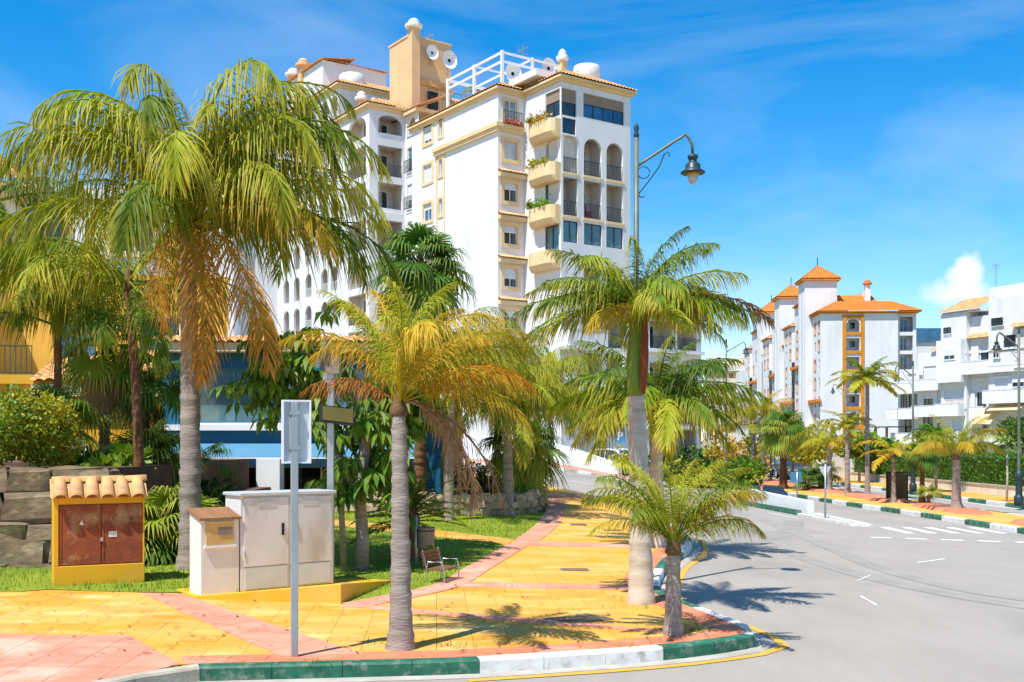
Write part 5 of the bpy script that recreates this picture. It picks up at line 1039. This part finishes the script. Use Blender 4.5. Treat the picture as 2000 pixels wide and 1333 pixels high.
for k, (x, y, r_, m, lab) in enumerate(((8.4, 62, 1.0, 'leaf_green', 'green shrub at the foot of the lower white wing'), (8.8, 56, 1.3, 'leaf_yellow', 'yellowish shrub beside the second lamp post'), (10.2, 60, 1.2, 'leaf_green', 'green shrub behind the splitter wall'), (6.2, 56, 1.0, 'leaf_yellow', 'yellowish shrub right of the royal palm trunks'), (12.0, 66, 1.4, 'leaf_bright', 'bright shrub under the orange leaved tree'))): tree('roadside_shrub', lab, x, y, 0, (r_, .7), .7, 900, .2, (m, 'leaf_dark'), 'shrub', z=H(x, y) + .1, seed=70 + k, bushy=True)
x, y = G(1509, 975, 0); tree('bare_sapling', 'bare pink stemmed sapling in front of the dark blue car', 9.35, 40.5, .75, (.35, .25), 1.15, 24, .12, ('leaf_orange',), z=0, seed=80, clumps=5, r=.03, tmat='pave_pink')
t = thing('thin_tree', 'thin young tree with sparse top near the right-hand street lamp', 'tree', (18.9, 41.3, .15)); MB().tube([(0, 0, -.05), (.03, 0, 1), (0, 0, 2.0)], [.05, .04, .03], 7).build('trunk', 'trunk_pale', t, True); mb = MB(); foliage(mb, (0, 0, 2.2), (.5, .5, .35), 160, .16); mb.build('crown', 'leaf_bright', t)
# hedge on its low wall
t = thing('hedge', 'long clipped green hedge along the avenue pavement', 'hedge', (21.3, 22, 0), .022); mb = MB(); rr = random.Random(5)
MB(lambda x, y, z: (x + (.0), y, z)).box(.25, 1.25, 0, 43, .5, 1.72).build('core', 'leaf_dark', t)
for k in range(16000):
    f = rr.random(); y = 43 * rr.random() ** .9
    if f < .62: p = Vector((.18 + rr.uniform(-.06, .12), y, rr.uniform(.42, 1.82)))
    else: p = Vector((rr.uniform(.15, 1.3), y, 1.74 + rr.uniform(-.02, .16)))
    s_ = rr.uniform(.07, .15); u = Vector((rr.uniform(-.7, .2), rr.uniform(-.5, .5), rr.uniform(.2, 1))).normalized(); v = u.cross(Vector((rr.uniform(-1, 1), rr.uniform(-1, 1), .3))).normalized()
    mb.poly([p, p + u * s_ * .5 + v * s_ * .25, p + u * s_, p + u * s_ * .5 - v * s_ * .25])
mb.build('foliage', 'leaf_hedge', t)
t = thing('hedge_wall', 'low pale wall under the clipped hedge', 'wall', (21.3, 22, 0), .022); MB().box(0, .2, 0, 43, .0, .52).build('wall_body', 'dirty_white', t); MB().box(-.04, .24, 0, 43, .52, .58).build('coping', 'kerb_bare', t)
# flower bed by the tiled box, grass tufts in the pavement
mb = MB(); mf_ = MB(); rr = random.Random(9)
for k in range(1100):
    a = rr.random(); x = -6.9 + 1.9 * a + rr.gauss(0, .15); y = 20.3 + 1.6 * a + rr.gauss(0, .35); z = .2 + abs(rr.gauss(0, .1)); leafq(mb, Vector((x, y, z)), .12, Vector((0, -.3, .6)))
    if k % 2: leafq(mf_, Vector((x, y - .05, z + .10)), .055, Vector((0, -.5, .8)))
tag(mb.build('flower_bed', 'leaf_green'), 'green leaves of the small flower bed beside the tiled box', 'plants', kind='stuff'); tag(mf_.build('flower_bed', 'flower_pink'), 'pink and white flowers beside the tiled box', 'flowers', kind='stuff')
mb = MB()
for px, py, n, r_ in ((765, 1262, 60, .16), (830, 1262, 40, .2), (700, 1258, 30, .15), (605, 1300, 25, .12), (1360, 1238, 40, .12), (1300, 1236, 30, .15), (1210, 1190, 40, .3), (230, 1170, 40, .2), (185, 1170, 25, .2), (330, 1172, 30, .15), (1130, 1160, 20, .1), (480, 1240, 10, .08), (310, 1195, 12, .06), (1250, 1268, 16, .1), (880, 1270, 20, .2)):
    X, Y_ = G(px, py)
    for _ in range(n):
        a = rr.uniform(0, 6.28); x, y = X + rr.gauss(0, r_), Y_ + rr.gauss(0, r_ * .4); h_ = rr.uniform(.02, .08); mb.poly([(x - .01 * cos(a), y - .01 * sin(a), .16), (x + .01 * cos(a), y + .01 * sin(a), .16), (x + .05 * sin(a), y + .05 * cos(a), .16 + h_)])
tag(mb.build('weeds', 'blade'), 'small weeds growing in the pavement joints', 'weeds', kind='stuff')

mb = MB(); rr = random.Random(21)
for k in range(420):
    if k % 3: x, y = rr.uniform(-7, 2.6), rr.uniform(11.3, 17)
    else:
        q = KPs[3 + int(rr.random() * 40)]; x, y = q[0] - rr.uniform(.3, .8) * (1 if q[1] > 12.6 else 0), q[1] + rr.uniform(.2, .8)
    if not inside(yellow, x, y): continue
    a = rr.uniform(0, 6.28); l = rr.uniform(.02, .07); w2 = l * rr.uniform(.12, .35); u = Vector((cos(a), sin(a), 0)); v = Vector((-sin(a), cos(a), 0)); p = Vector((x, y, H(x, y) + .172))
    mb.poly([p - u * l, p + v * w2 + Vector((0, 0, .008)), p + u * l, p - v * w2])
tag(mb.build('fallen_leaves', 'frond_dead'), 'dry leaf scraps scattered on the pavement', 'leaves', kind='stuff')
# ------------------------------------------------------------------ stones
def boulder(seed):
    rr = random.Random(seed); import bmesh
    bm = bmesh.new(); bmesh.ops.create_cube(bm, size=1.); bmesh.ops.bevel(bm, geom=list(bm.edges), offset=.11, segments=1, affect='EDGES', profile=.6)
    for v in bm.verts: v.co += Vector((rr.uniform(-.09, .09), rr.uniform(-.09, .09), rr.uniform(-.09, .09)))
    me = bpy.data.meshes.new('stone'); bm.to_mesh(me); bm.free(); return me
BO = [boulder(k) for k in range(7)]
for m_ in BO: m_.materials.append(M['stone_dark'])
t = thing('boulder_wall', 'retaining wall of large dark stone blocks at the left edge', 'wall', (-8.6, 18.5, 0)); rr = random.Random(3)
z = .05
for k, hh in enumerate((.34, .42, .30, .52, .46)):
    x = -3.2 + rr.uniform(0, .3); end = 1.15 - .05 * k if k != 2 else 1.2
    while x < end + .2:
        w_ = rr.uniform(.5, 1.2); 
        link('stone', BO[rr.randrange(7)], t, (x + w_ / 2, .14 * k + rr.uniform(-.06, .06), z + hh / 2), (rr.uniform(-.04, .04), rr.uniform(-.05, .05), rr.uniform(-.08, .08)), (w_ * .99, .62, hh * 1.02)); x += w_
    z += hh * .95
mb = MB(); mb.box(-14, -7.3, 18.95, 30, .2, 1.98); mb.box(-7.32, -6.7, 21.5, 30, .2, 1.2); struct('terrace', mb, 'soil')
t = thing('rubble_wall', 'low curved wall of pale rubble stones behind the lawn', 'wall', (0, 0, 0)); wp = smooth([(-4.6, 29.0), (-2.5, 28.9), (-.6, 28.9), (.35, 29.6), (.72, 31.0), (.78, 32.4)], 2); wp = resample(wp, .24)
for k in range(3):
    for i, (x, y) in enumerate(wp):
        s_ = rr.uniform(.24, .34); a = math.atan2(wp[min(i + 1, len(wp) - 1)][1] - wp[max(i - 1, 0)][1], wp[min(i + 1, len(wp) - 1)][0] - wp[max(i - 1, 0)][0])
        link('stone', BO[rr.randrange(7)], t, (x + rr.uniform(-.05, .05) + .12 * (k % 2), y + rr.uniform(-.05, .05), H(x, y) + .24 + .18 * k + rr.uniform(-.02, .03)), (rr.uniform(-.3, .3), rr.uniform(-.3, .3), a + rr.uniform(-.3, .3)), (s_, .3, rr.uniform(.19, .27)), 'stone_warm')
t = thing('garden_stone', 'small pale stone at the edge of the flower bed', 'stone', (-5.45, 20.1, .2)); link('stone', BO[2], t, (0, 0, .08), (0, 0, .4), (.32, .25, .26), 'stone_warm')
x, y = G(677, 1172); t = thing('tree_stump', 'small grey stump at the corner of the yellow plinth', 'stump', (x, y, .15)); MB().tube([(0, 0, -.05), (.01, 0, .1), (.02, 0, .24)], [.10, .075, .085], 9).build('stump', 'trunk_grey', t, True)
# ------------------------------------------------------------------ tiled utility box
a = radians(25); x, y = G(104, 1163)
UB = thing('utility_box', 'yellow rendered utility box with clay tile roof and rusty double doors', 'utility box', (x, y, .12), a); w_, d_, hh = 1.32, .62, 1.50
mb = MB(); mb.box(0, w_, 0, d_, 0, .46); mb.box(0, .075, 0, d_, .46, hh); mb.box(w_ - .03, w_, 0, d_, .46, hh); mb.box(.075, w_ - .03, .06, d_, .46, hh); mb.box(.075, w_ - .03, 0, .06, hh - .10, hh); 
mb.v += [(0, 0, hh), (w_, 0, hh), (0, d_, hh), (w_, d_, hh), (0, d_ * .55, hh + .25), (w_, d_ * .55, hh + .25)]; mb.t += [0.] * 6; n = len(mb.v) - 6; mb.f += [[n, n + 4, n + 2], [n + 1, n + 3, n + 5], [n, n + 1, n + 5, n + 4], [n + 2, n + 4, n + 5, n + 3]]
mb.build('body', 'yellow_wall', UB, bevel=.01)
for k in (0, 1):
    x0_ = .085 + k * .605; d1 = MB().box(x0_, x0_ + .595, .012, .05, .47, hh - .11).build('door', 'rust', UB)
    MB().box(x0_ + .01, x0_ + .585, .004, .013, .48, .50).box(x0_ + .01, x0_ + .585, .004, .013, hh - .14, hh - .12).box(x0_ + .01, x0_ + .03, .004, .013, .5, hh - .14).box(x0_ + .565, x0_ + .585, .004, .013, .5, hh - .14).build('door_rim', 'rust', d1)
    if k == 0:
        mb = MB(); mb.poly([(x0_ + .28, .009, hh - .42), (x0_ + .35, .009, hh - .42), (x0_ + .315, .009, hh - .35)]); mb.build('warning_triangle', 'dirty_white', d1)
    else: MB().box(x0_ + .10, x0_ + .22, .006, .012, hh - .62, hh - .53).build('sticker', 'dirty_white', d1); MB().box(x0_ - .02, x0_ + .02, -.012, .012, hh - .68, hh - .62).build('padlock', 'steel', d1)
def barrel(r0, r1, L_, n=8, th=.018):
    mb = MB(); rows = []
    for yy, r in ((0, r0), (L_ * .5, (r0 + r1) / 2), (L_, r1)): rows.append(([mb.p((r * cos(pi * j / n), yy, r * sin(pi * j / n) * .85)) for j in range(n + 1)], [mb.p(((r - th) * cos(pi * j / n), yy, (r - th) * sin(pi * j / n) * .85)) for j in range(n + 1)]))
    for (o1, i1), (o2, i2) in zip(rows, rows[1:]):
        for j in range(n): mb.f.append([o1[j], o1[j + 1], o2[j + 1], o2[j]]); mb.f.append([i1[j], i2[j], i2[j + 1], i1[j + 1]])
    o1, i1 = rows[0]
    for j in range(n): mb.f.append([o1[j], i1[j], i1[j + 1], o1[j + 1]])
    return mb.mesh('roof_tile', 'tile_clay', True)
BT = barrel(.105, .085, .46); sl = math.atan2(.25, d_ * .55)
for k in range(6): link('roof_tile', BT, UB, (.10 + k * .225, -.09, hh - .015), (sl, 0, R.uniform(-.03, .03)), mat='tile_clay')
for k in range(6): link('roof_tile', BT, UB, (.10 + k * .225, d_ + .09, hh - .015), (sl, 0, pi + R.uniform(-.03, .03)), mat='tile_clay')
mb = MB(); mb.poly([(-.04, -.05, hh + .0), (w_ + .04, -.05, hh + .0), (w_ + .04, d_ * .55, hh + .28), (-.04, d_ * .55, hh + .28)]); mb.build('roof_bed', 'tile_clay', UB)
for k in range(4): link('ridge_tile', BT, UB, (w_ + .06 - .46 * 0 - k * .345, d_ * .53, hh + .235), (0, .02, pi / 2), (1.1, .78, 1.1), mat='tile_clay')
# ------------------------------------------------------------------ cabinets on their yellow plinth
a = radians(38); A0 = Vector((-3.99, 15.9))
ca, sa = cos(a), sin(a)
t = thing('plinth', 'sloping yellow plinth under the white and grey cabinets', 'plinth', (A0.x, A0.y, .12), a)
t.rotation_euler = (0, 0, 0); t.location = (-4.54, 15.45, .12)
mb = MB(); pts = [(-.49, .75), (0, 0), (2.15, -.33), (2.62, 1.85), (1.25, 2.45)]
zt = [.15, .15, .37, .14, .12]
lo = [mb.p((*p, -.05)) for p in pts]; hi = [mb.p((*p, z)) for p, z in zip(pts, zt)]; mb.f.append(hi)
for j in range(5): mb.f.append([lo[j], lo[(j + 1) % 5], hi[(j + 1) % 5], hi[j]])
mb.build('body', 'yellow_wall', t, bevel=.012)
t = thing('street_cabinet', 'large pale grey street cabinet with two doors on the yellow plinth', 'cabinet', (A0.x, A0.y, .27), a); W_ = 1.54
mb = MB(); z_ = [0, .12]
mb.box(0, W_, .01, .56, 0, 1.40); mb.build('body', 'cabinet_grey', t, bevel=.008)
mb = MB(); mb.box(-.03, W_ + .03, -.03, .59, 1.40, 1.45); mb.build('lid', 'sign_back', t, bevel=.01)
for k in (0, 1):
    x0_ = .05 + k * .73; d1 = MB().box(x0_, x0_ + .715, -.012, .02, .36, 1.37).build('door', 'cabinet_grey', t); MB().box(x0_ + (.60 if k == 0 else .1), x0_ + (.635 if k == 0 else .135), -.03, -.012, .80, .98).build('handle', 'black', d1)
    MB().box(x0_ + .02, x0_ + .695, -.009, .02, .03, .345).build('lower_panel', 'sign_back', t)
    for hz in (.5, 1.2): MB().tube([(x0_ + (.005 if k == 0 else .71), -.016, hz), (x0_ + (.005 if k == 0 else .71), -.016, hz + .09)], .01, 6).build('hinge', 'steel', d1)
    mb = MB(); [mb.box(x0_ + .22, x0_ + .5, -.018, -.012, 1.24 + .022 * q, 1.252 + .022 * q) for q in range(5)]; mb.build('vent', 'cabinet_grey', d1)
t = thing('meter_box', 'small rendered meter box with sloping brown top and tan hatch', 'cabinet', (A0.x - .60 * ca - .02 * sa, A0.y - .60 * sa, .24), a)
mb = MB(); w2, dd = .59, .42; b_ = [(0, 0), (w2, 0), (w2, dd), (0, dd)]; lo = [mb.p((*p, 0)) for p in b_]; hi = [mb.p((*p, 1.12 if k < 2 else 1.22)) for k, p in enumerate(b_)]; mb.f += [lo[::-1], hi]
for j in range(4): mb.f.append([lo[j], lo[(j + 1) % 4], hi[(j + 1) % 4], hi[j]])
mb.build('body', 'dirty_white', t, bevel=.012)
mb = MB(); b2 = [(-.03, -.04), (w2 + .02, -.04), (w2 + .02, dd + .03), (-.03, dd + .03)]; lo = [mb.p((*p, 1.10 if k < 2 else 1.225)) for k, p in enumerate(b2)]; hi = [mb.p((*p, 1.135 if k < 2 else 1.26)) for k, p in enumerate(b2)]; mb.f += [lo[::-1], hi]
for j in range(4): mb.f.append([lo[j], lo[(j + 1) % 4], hi[(j + 1) % 4], hi[j]])
mb.build('top', 'wood_roof', t)
d1 = MB().box(.08, .50, -.02, .02, .74, 1.06).build('hatch', 'tan_metal', t); MB().box(.26, .36, -.028, -.02, .88, .99).box(.37, .47, -.028, -.02, .88, .99).build('hatch_window', 'taupe', d1); MB().box(.05, .53, -.035, .01, .70, .735).build('sill', 'bright_white', t); MB().box(.07, .51, -.04, .02, 1.062, 1.075).build('drip_edge', 'tan_metal', t)
# ------------------------------------------------------------------ signs and poles
x, y = G(575, 1289); t = thing('road_sign', 'tall road sign seen from behind on a galvanised post at the kerb', 'sign', (x, y, .15), radians(20))
MB().box(-.038, .038, -.03, .03, -.02, 2.76).build('post', 'steel', t, bevel=.008)
p_ = MB().box(-.11, .16, .035, .05, 2.12, 2.76).build('panel', 'sign_back', t); mb = MB(); [mb.box(*q) for q in ((-.13, -.11, .0, .055, 2.10, 2.78), (.16, .18, .0, .055, 2.10, 2.78), (-.11, .16, .0, .055, 2.76, 2.78), (-.11, .16, .0, .055, 2.10, 2.12))]; mb.build('rim', 'bright_white', p_)
for z in (2.25, 2.62): MB().box(-.055, .055, -.036, .036, z, z + .04).build('clamp', 'steel', p_)
x, y = -2.95, 17.6; t = thing('pharmacy_sign', 'grey pole carrying a teal louvred cross and an olive display board behind the cabinet', 'sign', (x, y, .15), 0)
MB().box(-.055, .055, -.055, .055, 0, 3.6).build('post', 'steel', t, bevel=.01); MB().box(-.12, -.06, -.03, .03, 3.3, 3.85).build('bracket', 'bright_white', t)
T_ = lambda px, py, dep=0: ((px - 648) / FPX * 17.6, dep, (HOR - py) / FPX * 17.6 + 2.35)
def quadbox(mb, pa, pb, dep, thick):
    x0_, _, z1 = T_(*pa); x1_, _, z0_ = T_(*pb); mb.box(x0_, x1_, dep, dep + thick, z0_, z1); return mb
c1 = MB(); [quadbox(c1, p, q, -.12, .2) for p, q in (((644, 668), (656, 731)), ((656, 694), (666, 731)), ((632, 694), (644, 727)))]; c1 = c1.build('cross', 'taupe', t)
mb = MB(); [quadbox(mb, p, q, -.20, .08) for p, q in (((634, 666), (644, 694)), ((621, 691), (632, 725)))]; mb.build('louvre_case', 'teal', c1)
mb = MB()
for (px0, px1, py0, py1) in ((635.5, 642.5, 671, 690), (622.5, 630.5, 697, 720)):
    k = py0
    while k < py1: quadbox(mb, (px0, k), (px1, k + 1.3), -.215, .02); k += 2.7
mb.build('louvre', 'glass_pale', c1)
b1 = MB(); yw = .25; x0_, _, z1 = T_(635, 793); x1_, _, z0_ = T_(692, 829)
pts = [(x0_, -.22, z0_ + .035), (x1_, .05, z0_ - .03), (x1_, .05, z1 - .05), (x0_, -.22, z1 + .01)]; bk = [(p[0] - .09, p[1] + .26, p[2]) for p in pts]; A_ = [b1.p(p) for p in pts]; B_ = [b1.p(p) for p in bk]; b1.f += [A_, B_[::-1]]
for j in range(4): b1.f.append([A_[j], B_[j], B_[(j + 1) % 4], A_[(j + 1) % 4]])
b1 = b1.build('display_case', 'dark_metal', t); mb = MB(); ctr = [sum(p[i] for p in pts) / 4 for i in range(3)]; mb.poly([tuple(c + (q - c) * f + o for q, c, f, o in zip(p, ctr, (.95, .95, .80), (.002, -.006, .015))) for p in pts]); mb.build('screen', 'olive_panel', b1)
def lamp(label, x, y, h, ang, arm=1.15, z=None, base=True, s=1., group='street lamps', double=False):
    z = (H(x, y) + .15) if z is None else z; t = thing('street_lamp', label, 'street lamp', (x, y, z), ang, group)
    if base: MB().lathe([(.17, 0), (.17, .32), (.13, .36), (.115, .4), (.115, .95), (.135, 1.0), (.135, 1.08), (.10, 1.14), (.075, 1.3)], 12).build('pedestal', 'lamp_dark', t, True)
    MB().tube([(0, 0, .02), (0, 0, 1.2), (0, 0, h * .55), (0, 0, h - .12)], [.06, .058, .048, .042], 10).build('post', 'lamp_green', t, True)
    MB().lathe([(.045, h - .14), (.05, h - .1), (.03, h - .06), (.045, h), (.04, h + .05), (.01, h + .09)], 10).build('finial', 'lamp_dark', t, True)
    for sg in ((1, -1) if double else (1,)):
        zj = h - .62; am = MB(); pth = [(0, 0, zj)] + [(sg * arm * .72 * k / 4, 0, zj + .44 * k / 4) for k in range(1, 5)] + [(sg * arm * (.80 + .06 * k), 0, zj + .44 + .09 * sin(k * .9 + .5)) for k in range(2)]
        pth += [(sg * arm * .93, 0, zj + .47), (sg * arm * .985, 0, zj + .36), (sg * arm, 0, zj + .18)]
        am.tube(pth, .027 * s, 8); ao = am.build('arm', 'lamp_green', t, True)
        sc_ = MB(); sc_.tube([(sg * (.03 + .09 + .10 * cos(q)), 0, zj - .10 + .10 * sin(q)) for q in [k * .5 for k in range(13)]], .009, 5); sc_.tube([(sg * (.09 + .05 * cos(q)), 0, zj - .46 + .05 * sin(q)) for q in (5.8, 5.0, 4.2, 3.4, 2.8)] + [(sg * .2, 0, zj - .25), (sg * .38, 0, zj + .0), (sg * .46, 0, zj + .2), (sg * .52, 0, zj + .24), (sg * .55, 0, zj + .16)], .011, 5); sc_.build('scroll', 'lamp_dark', ao)
        c = (sg * arm, 0); lz = zj + .2; K_ = .7 if y < 20 else .66; LP = lambda pr: [(r * K_, lz + (q - lz) * K_) for r, q in pr]
        lt = MB().lathe(LP([(.04, lz), (.09, lz - .01), (.125, lz - .03), (.125, lz - .10), (.095, lz - .12), (.10, lz - .18), (.12, lz - .20), (.175, lz - .24), (.185, lz - .34), (.20, lz - .36), (.29, lz - .42), (.285, lz - .45), (.15, lz - .42)]), 18, c).build('lantern_hood', 'lamp_dark', t, True)
        MB().lathe(LP([(.14, lz - .40), (.145, lz - .50), (.13, lz - .53)]), 14, c).build('reflector', 'lamp_amber', lt, True); MB().lathe(LP([(.128, lz - .525), (.11, lz - .60), (.07, lz - .68), (.01, lz - .715)]), 14, c).build('bowl', 'lamp_bowl', lt, True)
    return t
x, y = G(1231, 1139); lamp('tall street lamp with curved arm and lantern beside the royal palm', x + .1, y, 7.42, 0, .93, s=.9, base=False)
lamp('street lamp with lantern to the right above the orange leaved tree', 11.5, 58, 7.7, 0, 1.05)
lamp('street lamp on a dark pedestal at the far right before the hedge', 18.15, 38.7, 6.3, pi, .8, .15, s=1.2); lamp('street lamp with lantern to the left in front of the terraced apartments', 18.4, 49.6, 5.9, pi, .8, .15)
lamp('double armed street lamp in front of the orange framed bay', 24.6, 80, 7.0, 0, .85, -.25, double=True)
x, y = G(1612, 1008, .1); t = thing('give_way_sign', 'triangular give-way sign seen from behind on the splitter island', 'sign', (x, y, .05)); MB().tube([(0, 0, -.05), (0, 0, 1.68)], .032, 8).build('post', 'steel', t, True); mb = MB(); mb.prism([(0, 0)] * 0 or [(-.22, .03), (.22, .03), (.22, .035), (-.22, .035)], 1.6, 1.6) if False else None
mb = MB(); f_ = [(-.22, 1.66), (.22, 1.66), (.0, 1.24)]; A_ = [mb.p((u, .035, z)) for u, z in f_]; B_ = [mb.p((u, .05, z)) for u, z in f_]; mb.f += [A_, B_[::-1]]; [mb.f.append([A_[j], B_[j], B_[(j + 1) % 3], A_[(j + 1) % 3]]) for j in range(3)]; p_ = mb.build('panel', 'sign_back', t); MB().box(-.23, .23, .02, .05, 1.64, 1.675).build('rim', 'dark_metal', p_)
x, y = G(1557, 972); t = thing('small_sign', 'small square sign seen from behind, left of the give-way sign', 'sign', (x, y, .15)); MB().tube([(0, 0, -.05), (0, 0, 1.05)], .03, 8).build('post', 'steel', t, True); MB().box(-.27, .18, .035, .05, .62, 1.04).build('panel', 'blue_light', t)
x, y = G(1752, 979); t = thing('poster_panel', 'brown faced poster panel in a black frame on the median', 'poster stand', (x, y, .15)); MB().box(-.42, .42, -.05, .05, .02, 1.14).build('frame', 'black', t, bevel=.02); MB().box(-.36, .36, -.058, -.045, .07, 1.08).build('poster', 'brown_panel', t)
t = thing('parking_sign', 'blue square parking sign at the roadside wall', 'sign', (5.15, 51.6, H(5.15, 51.6) + .15)); MB().tube([(0, 0, -.05), (0, 0, 2.3)], .03, 8).build('post', 'steel', t, True); p_ = MB().box(-.25, .25, -.05, -.035, 1.65, 2.25).build('panel', 'sign_blue', t)
MB().box(-.12, -.05, -.058, -.05, 1.75, 2.15).box(-.05, .08, -.058, -.05, 2.09, 2.15).box(-.05, .08, -.058, -.05, 1.93, 1.99).box(.07, .13, -.058, -.05, 1.96, 2.12).build('letter_p', 'bright_white', p_)
t = thing('no_entry_sign', 'small round red sign on a thin pole down the avenue', 'sign', (19.4, 70.6, .15)); MB().tube([(0, 0, -.05), (0, 0, 1.95)], .03, 6).build('post', 'steel', t); MB(lambda x, y, z: (x, z - .06, 1.75 + y)).lathe([(.27, 0), (.27, .02)], 18).build('disc', 'sign_red', t); MB().box(-.18, .18, -.075, -.055, 1.71, 1.79).build('white_bar', 'bright_white', t)
# ------------------------------------------------------------------ bench, bin
x, y = G(826, 1118); t = thing('litter_bin', 'grey drum litter bin hung on a post at the lawn edge', 'litter bin', (x, y, .15)); MB().tube([(-.12, 0, -.05), (-.12, 0, 1.0)], .03, 8).build('post', 'steel', t, True); mb = MB().lathe([(.135, .42), (.145, .44), (.15, .76), (.155, .78), (.155, .80), (.135, .80), (.13, .5)], 16, (.06, 0)); mb.build('drum', 'taupe', t, True); MB().lathe([(.158, .73), (.158, .75)], 16, (.06, 0)).build('band', 'dark_metal', t)
x, y = G(862, 1152); t = thing('bench', 'slatted wooden bench with steel legs at the lawn edge', 'bench', (x, y + .45, .15), radians(68)); t.scale = (.66, .66, .66)
for k in range(5): MB().box(-.5, .5, -.2 + k * .09, -.13 + k * .09, .42, .45).build('seat_slat', 'wood_slat', t)
for k in range(4): MB().box(-.5, .5, .27 + .02 * k, .29 + .02 * k, .52 + k * .09, .59 + k * .09).build('back_slat', 'wood_slat', t)
for sx in (-.42, .42): MB().tube([(sx, -.24, 0), (sx, -.22, .4), (sx, -.18, .62), (sx, .2, .62), (sx, .25, .42)], .016, 6).build('arm_frame', 'steel', t); MB().tube([(sx, .3, 0), (sx, .24, .42), (sx, .36, .9)], .016, 6).build('leg', 'steel', t)
# ------------------------------------------------------------------ cars
def car(name, label, x, y, z, rz, mat, Lc=3.9, W_=1.66, hh=1.44, group=None):
    t = thing(name, label, 'car', (x, y, z), rz, group); w = W_ / 2; P = [(-.5, .30), (-.5, .62), (-.46, .78), (-.30, .86), (-.29, .86), (-.13, 1.36), (.0, 1.42), (.22, 1.40), (.36, 1.18), (.45, .92), (.49, .80), (.5, .45), (.5, .28)]
    mb = MB(); k = len(P); rows = []
    for sy, f in ((-1, .0), (-1, 1.), (1, 1.), (1, .0)):
        pass
    def ring(sgn): return [mb.p((px * Lc, sgn * w * (1 if pz < .9 else 1 - .34 * (pz - .9)), pz * hh / 1.42)) for px, pz in P]
    a_, b_ = ring(-1), ring(1); mb.f.append(a_[::-1]); mb.f.append(b_)
    for j in range(k): mb.f.append([a_[j], a_[(j + 1) % k], b_[(j + 1) % k], b_[j]])
    mb.build('body', mat, t, bevel=.05); q = hh / 1.42
    for sg in (-1, 1):
        g = MB(); yy = lambda pz: sg * (w * (1 - .34 * (pz - .9)) + .006); g.poly([(px * Lc, yy(pz), pz * q) for px, pz in ((-.26, .94), (-.12, 1.31), (.04, 1.35), (.04, .94))]); g.poly([(px * Lc, yy(pz), pz * q) for px, pz in ((.055, .94), (.055, 1.35), (.21, 1.33), (.33, 1.14), (.36, .94))]); g.build('side_window', 'glass_dark', t)
        for px in (-.31, .31):
            wo = MB(lambda X, Y_, Z, px=px, sg=sg: (px * Lc + X, sg * (w - .1) + sg * Z, .31 + Y_)).lathe([(.31, 0), (.31, .11), (.27, .13)], 18).build('wheel', 'tyre', t, True); MB(lambda X, Y_, Z, px=px, sg=sg: (px * Lc + X, sg * (w - .1) + sg * Z, .31 + Y_)).lathe([(.2, .125), (.18, .138)], 14).build('rim', 'sign_back', wo)
        MB().box(-.5 * Lc - .01, -.5 * Lc + .03, sg * w * .55 - .17, sg * w * .55 + .17, .56 * q, .68 * q).build('headlight', 'glass_pale', t); MB().box(.495 * Lc, .502 * Lc + .01, sg * w * .72 - .1, sg * w * .72 + .1, .62 * q, .78 * q).build('tail_light', 'sign_red', t)
    g = MB(); g.poly([(px * Lc - .012, y_ * w * (1 - .34 * (pz - .9)), pz * q + .012) for px, pz, y_ in ((-.28, .9, -.86), (-.28, .9, .86), (-.145, 1.32, .84), (-.145, 1.32, -.84))]); g.build('windscreen', 'glass_dark', t)
    g = MB(); g.poly([(px * Lc + .014, y_ * w * (1 - .34 * (pz - .9)), pz * q + .01) for px, pz, y_ in ((.24, 1.36, -.82), (.24, 1.36, .82), (.35, 1.19, .84), (.35, 1.19, -.84))]); g.build('rear_window', 'glass_dark', t)
    return t
car('car', 'dark blue car half hidden behind the low white wall', 10.95, 46.8, -.93, pi / 2 + .05, 'car_blue', 3.6, 1.58, 1.46)
car('car', 'dark blue parked car under the trees on the avenue', 17.2, 74, 0, pi / 2 - .05, 'car_blue', group='cars on the avenue'); car('car', 'grey parked car behind the trees, right of the dark blue one', 18.0, 69, 0, pi / 2, 'car_grey', group='cars on the avenue')
x, y = 5.0, 53.0; car('car', 'white car by the roadside wall behind the royal palms', 5.6, 58, H(5.6, 58), 2.4, 'car_white')
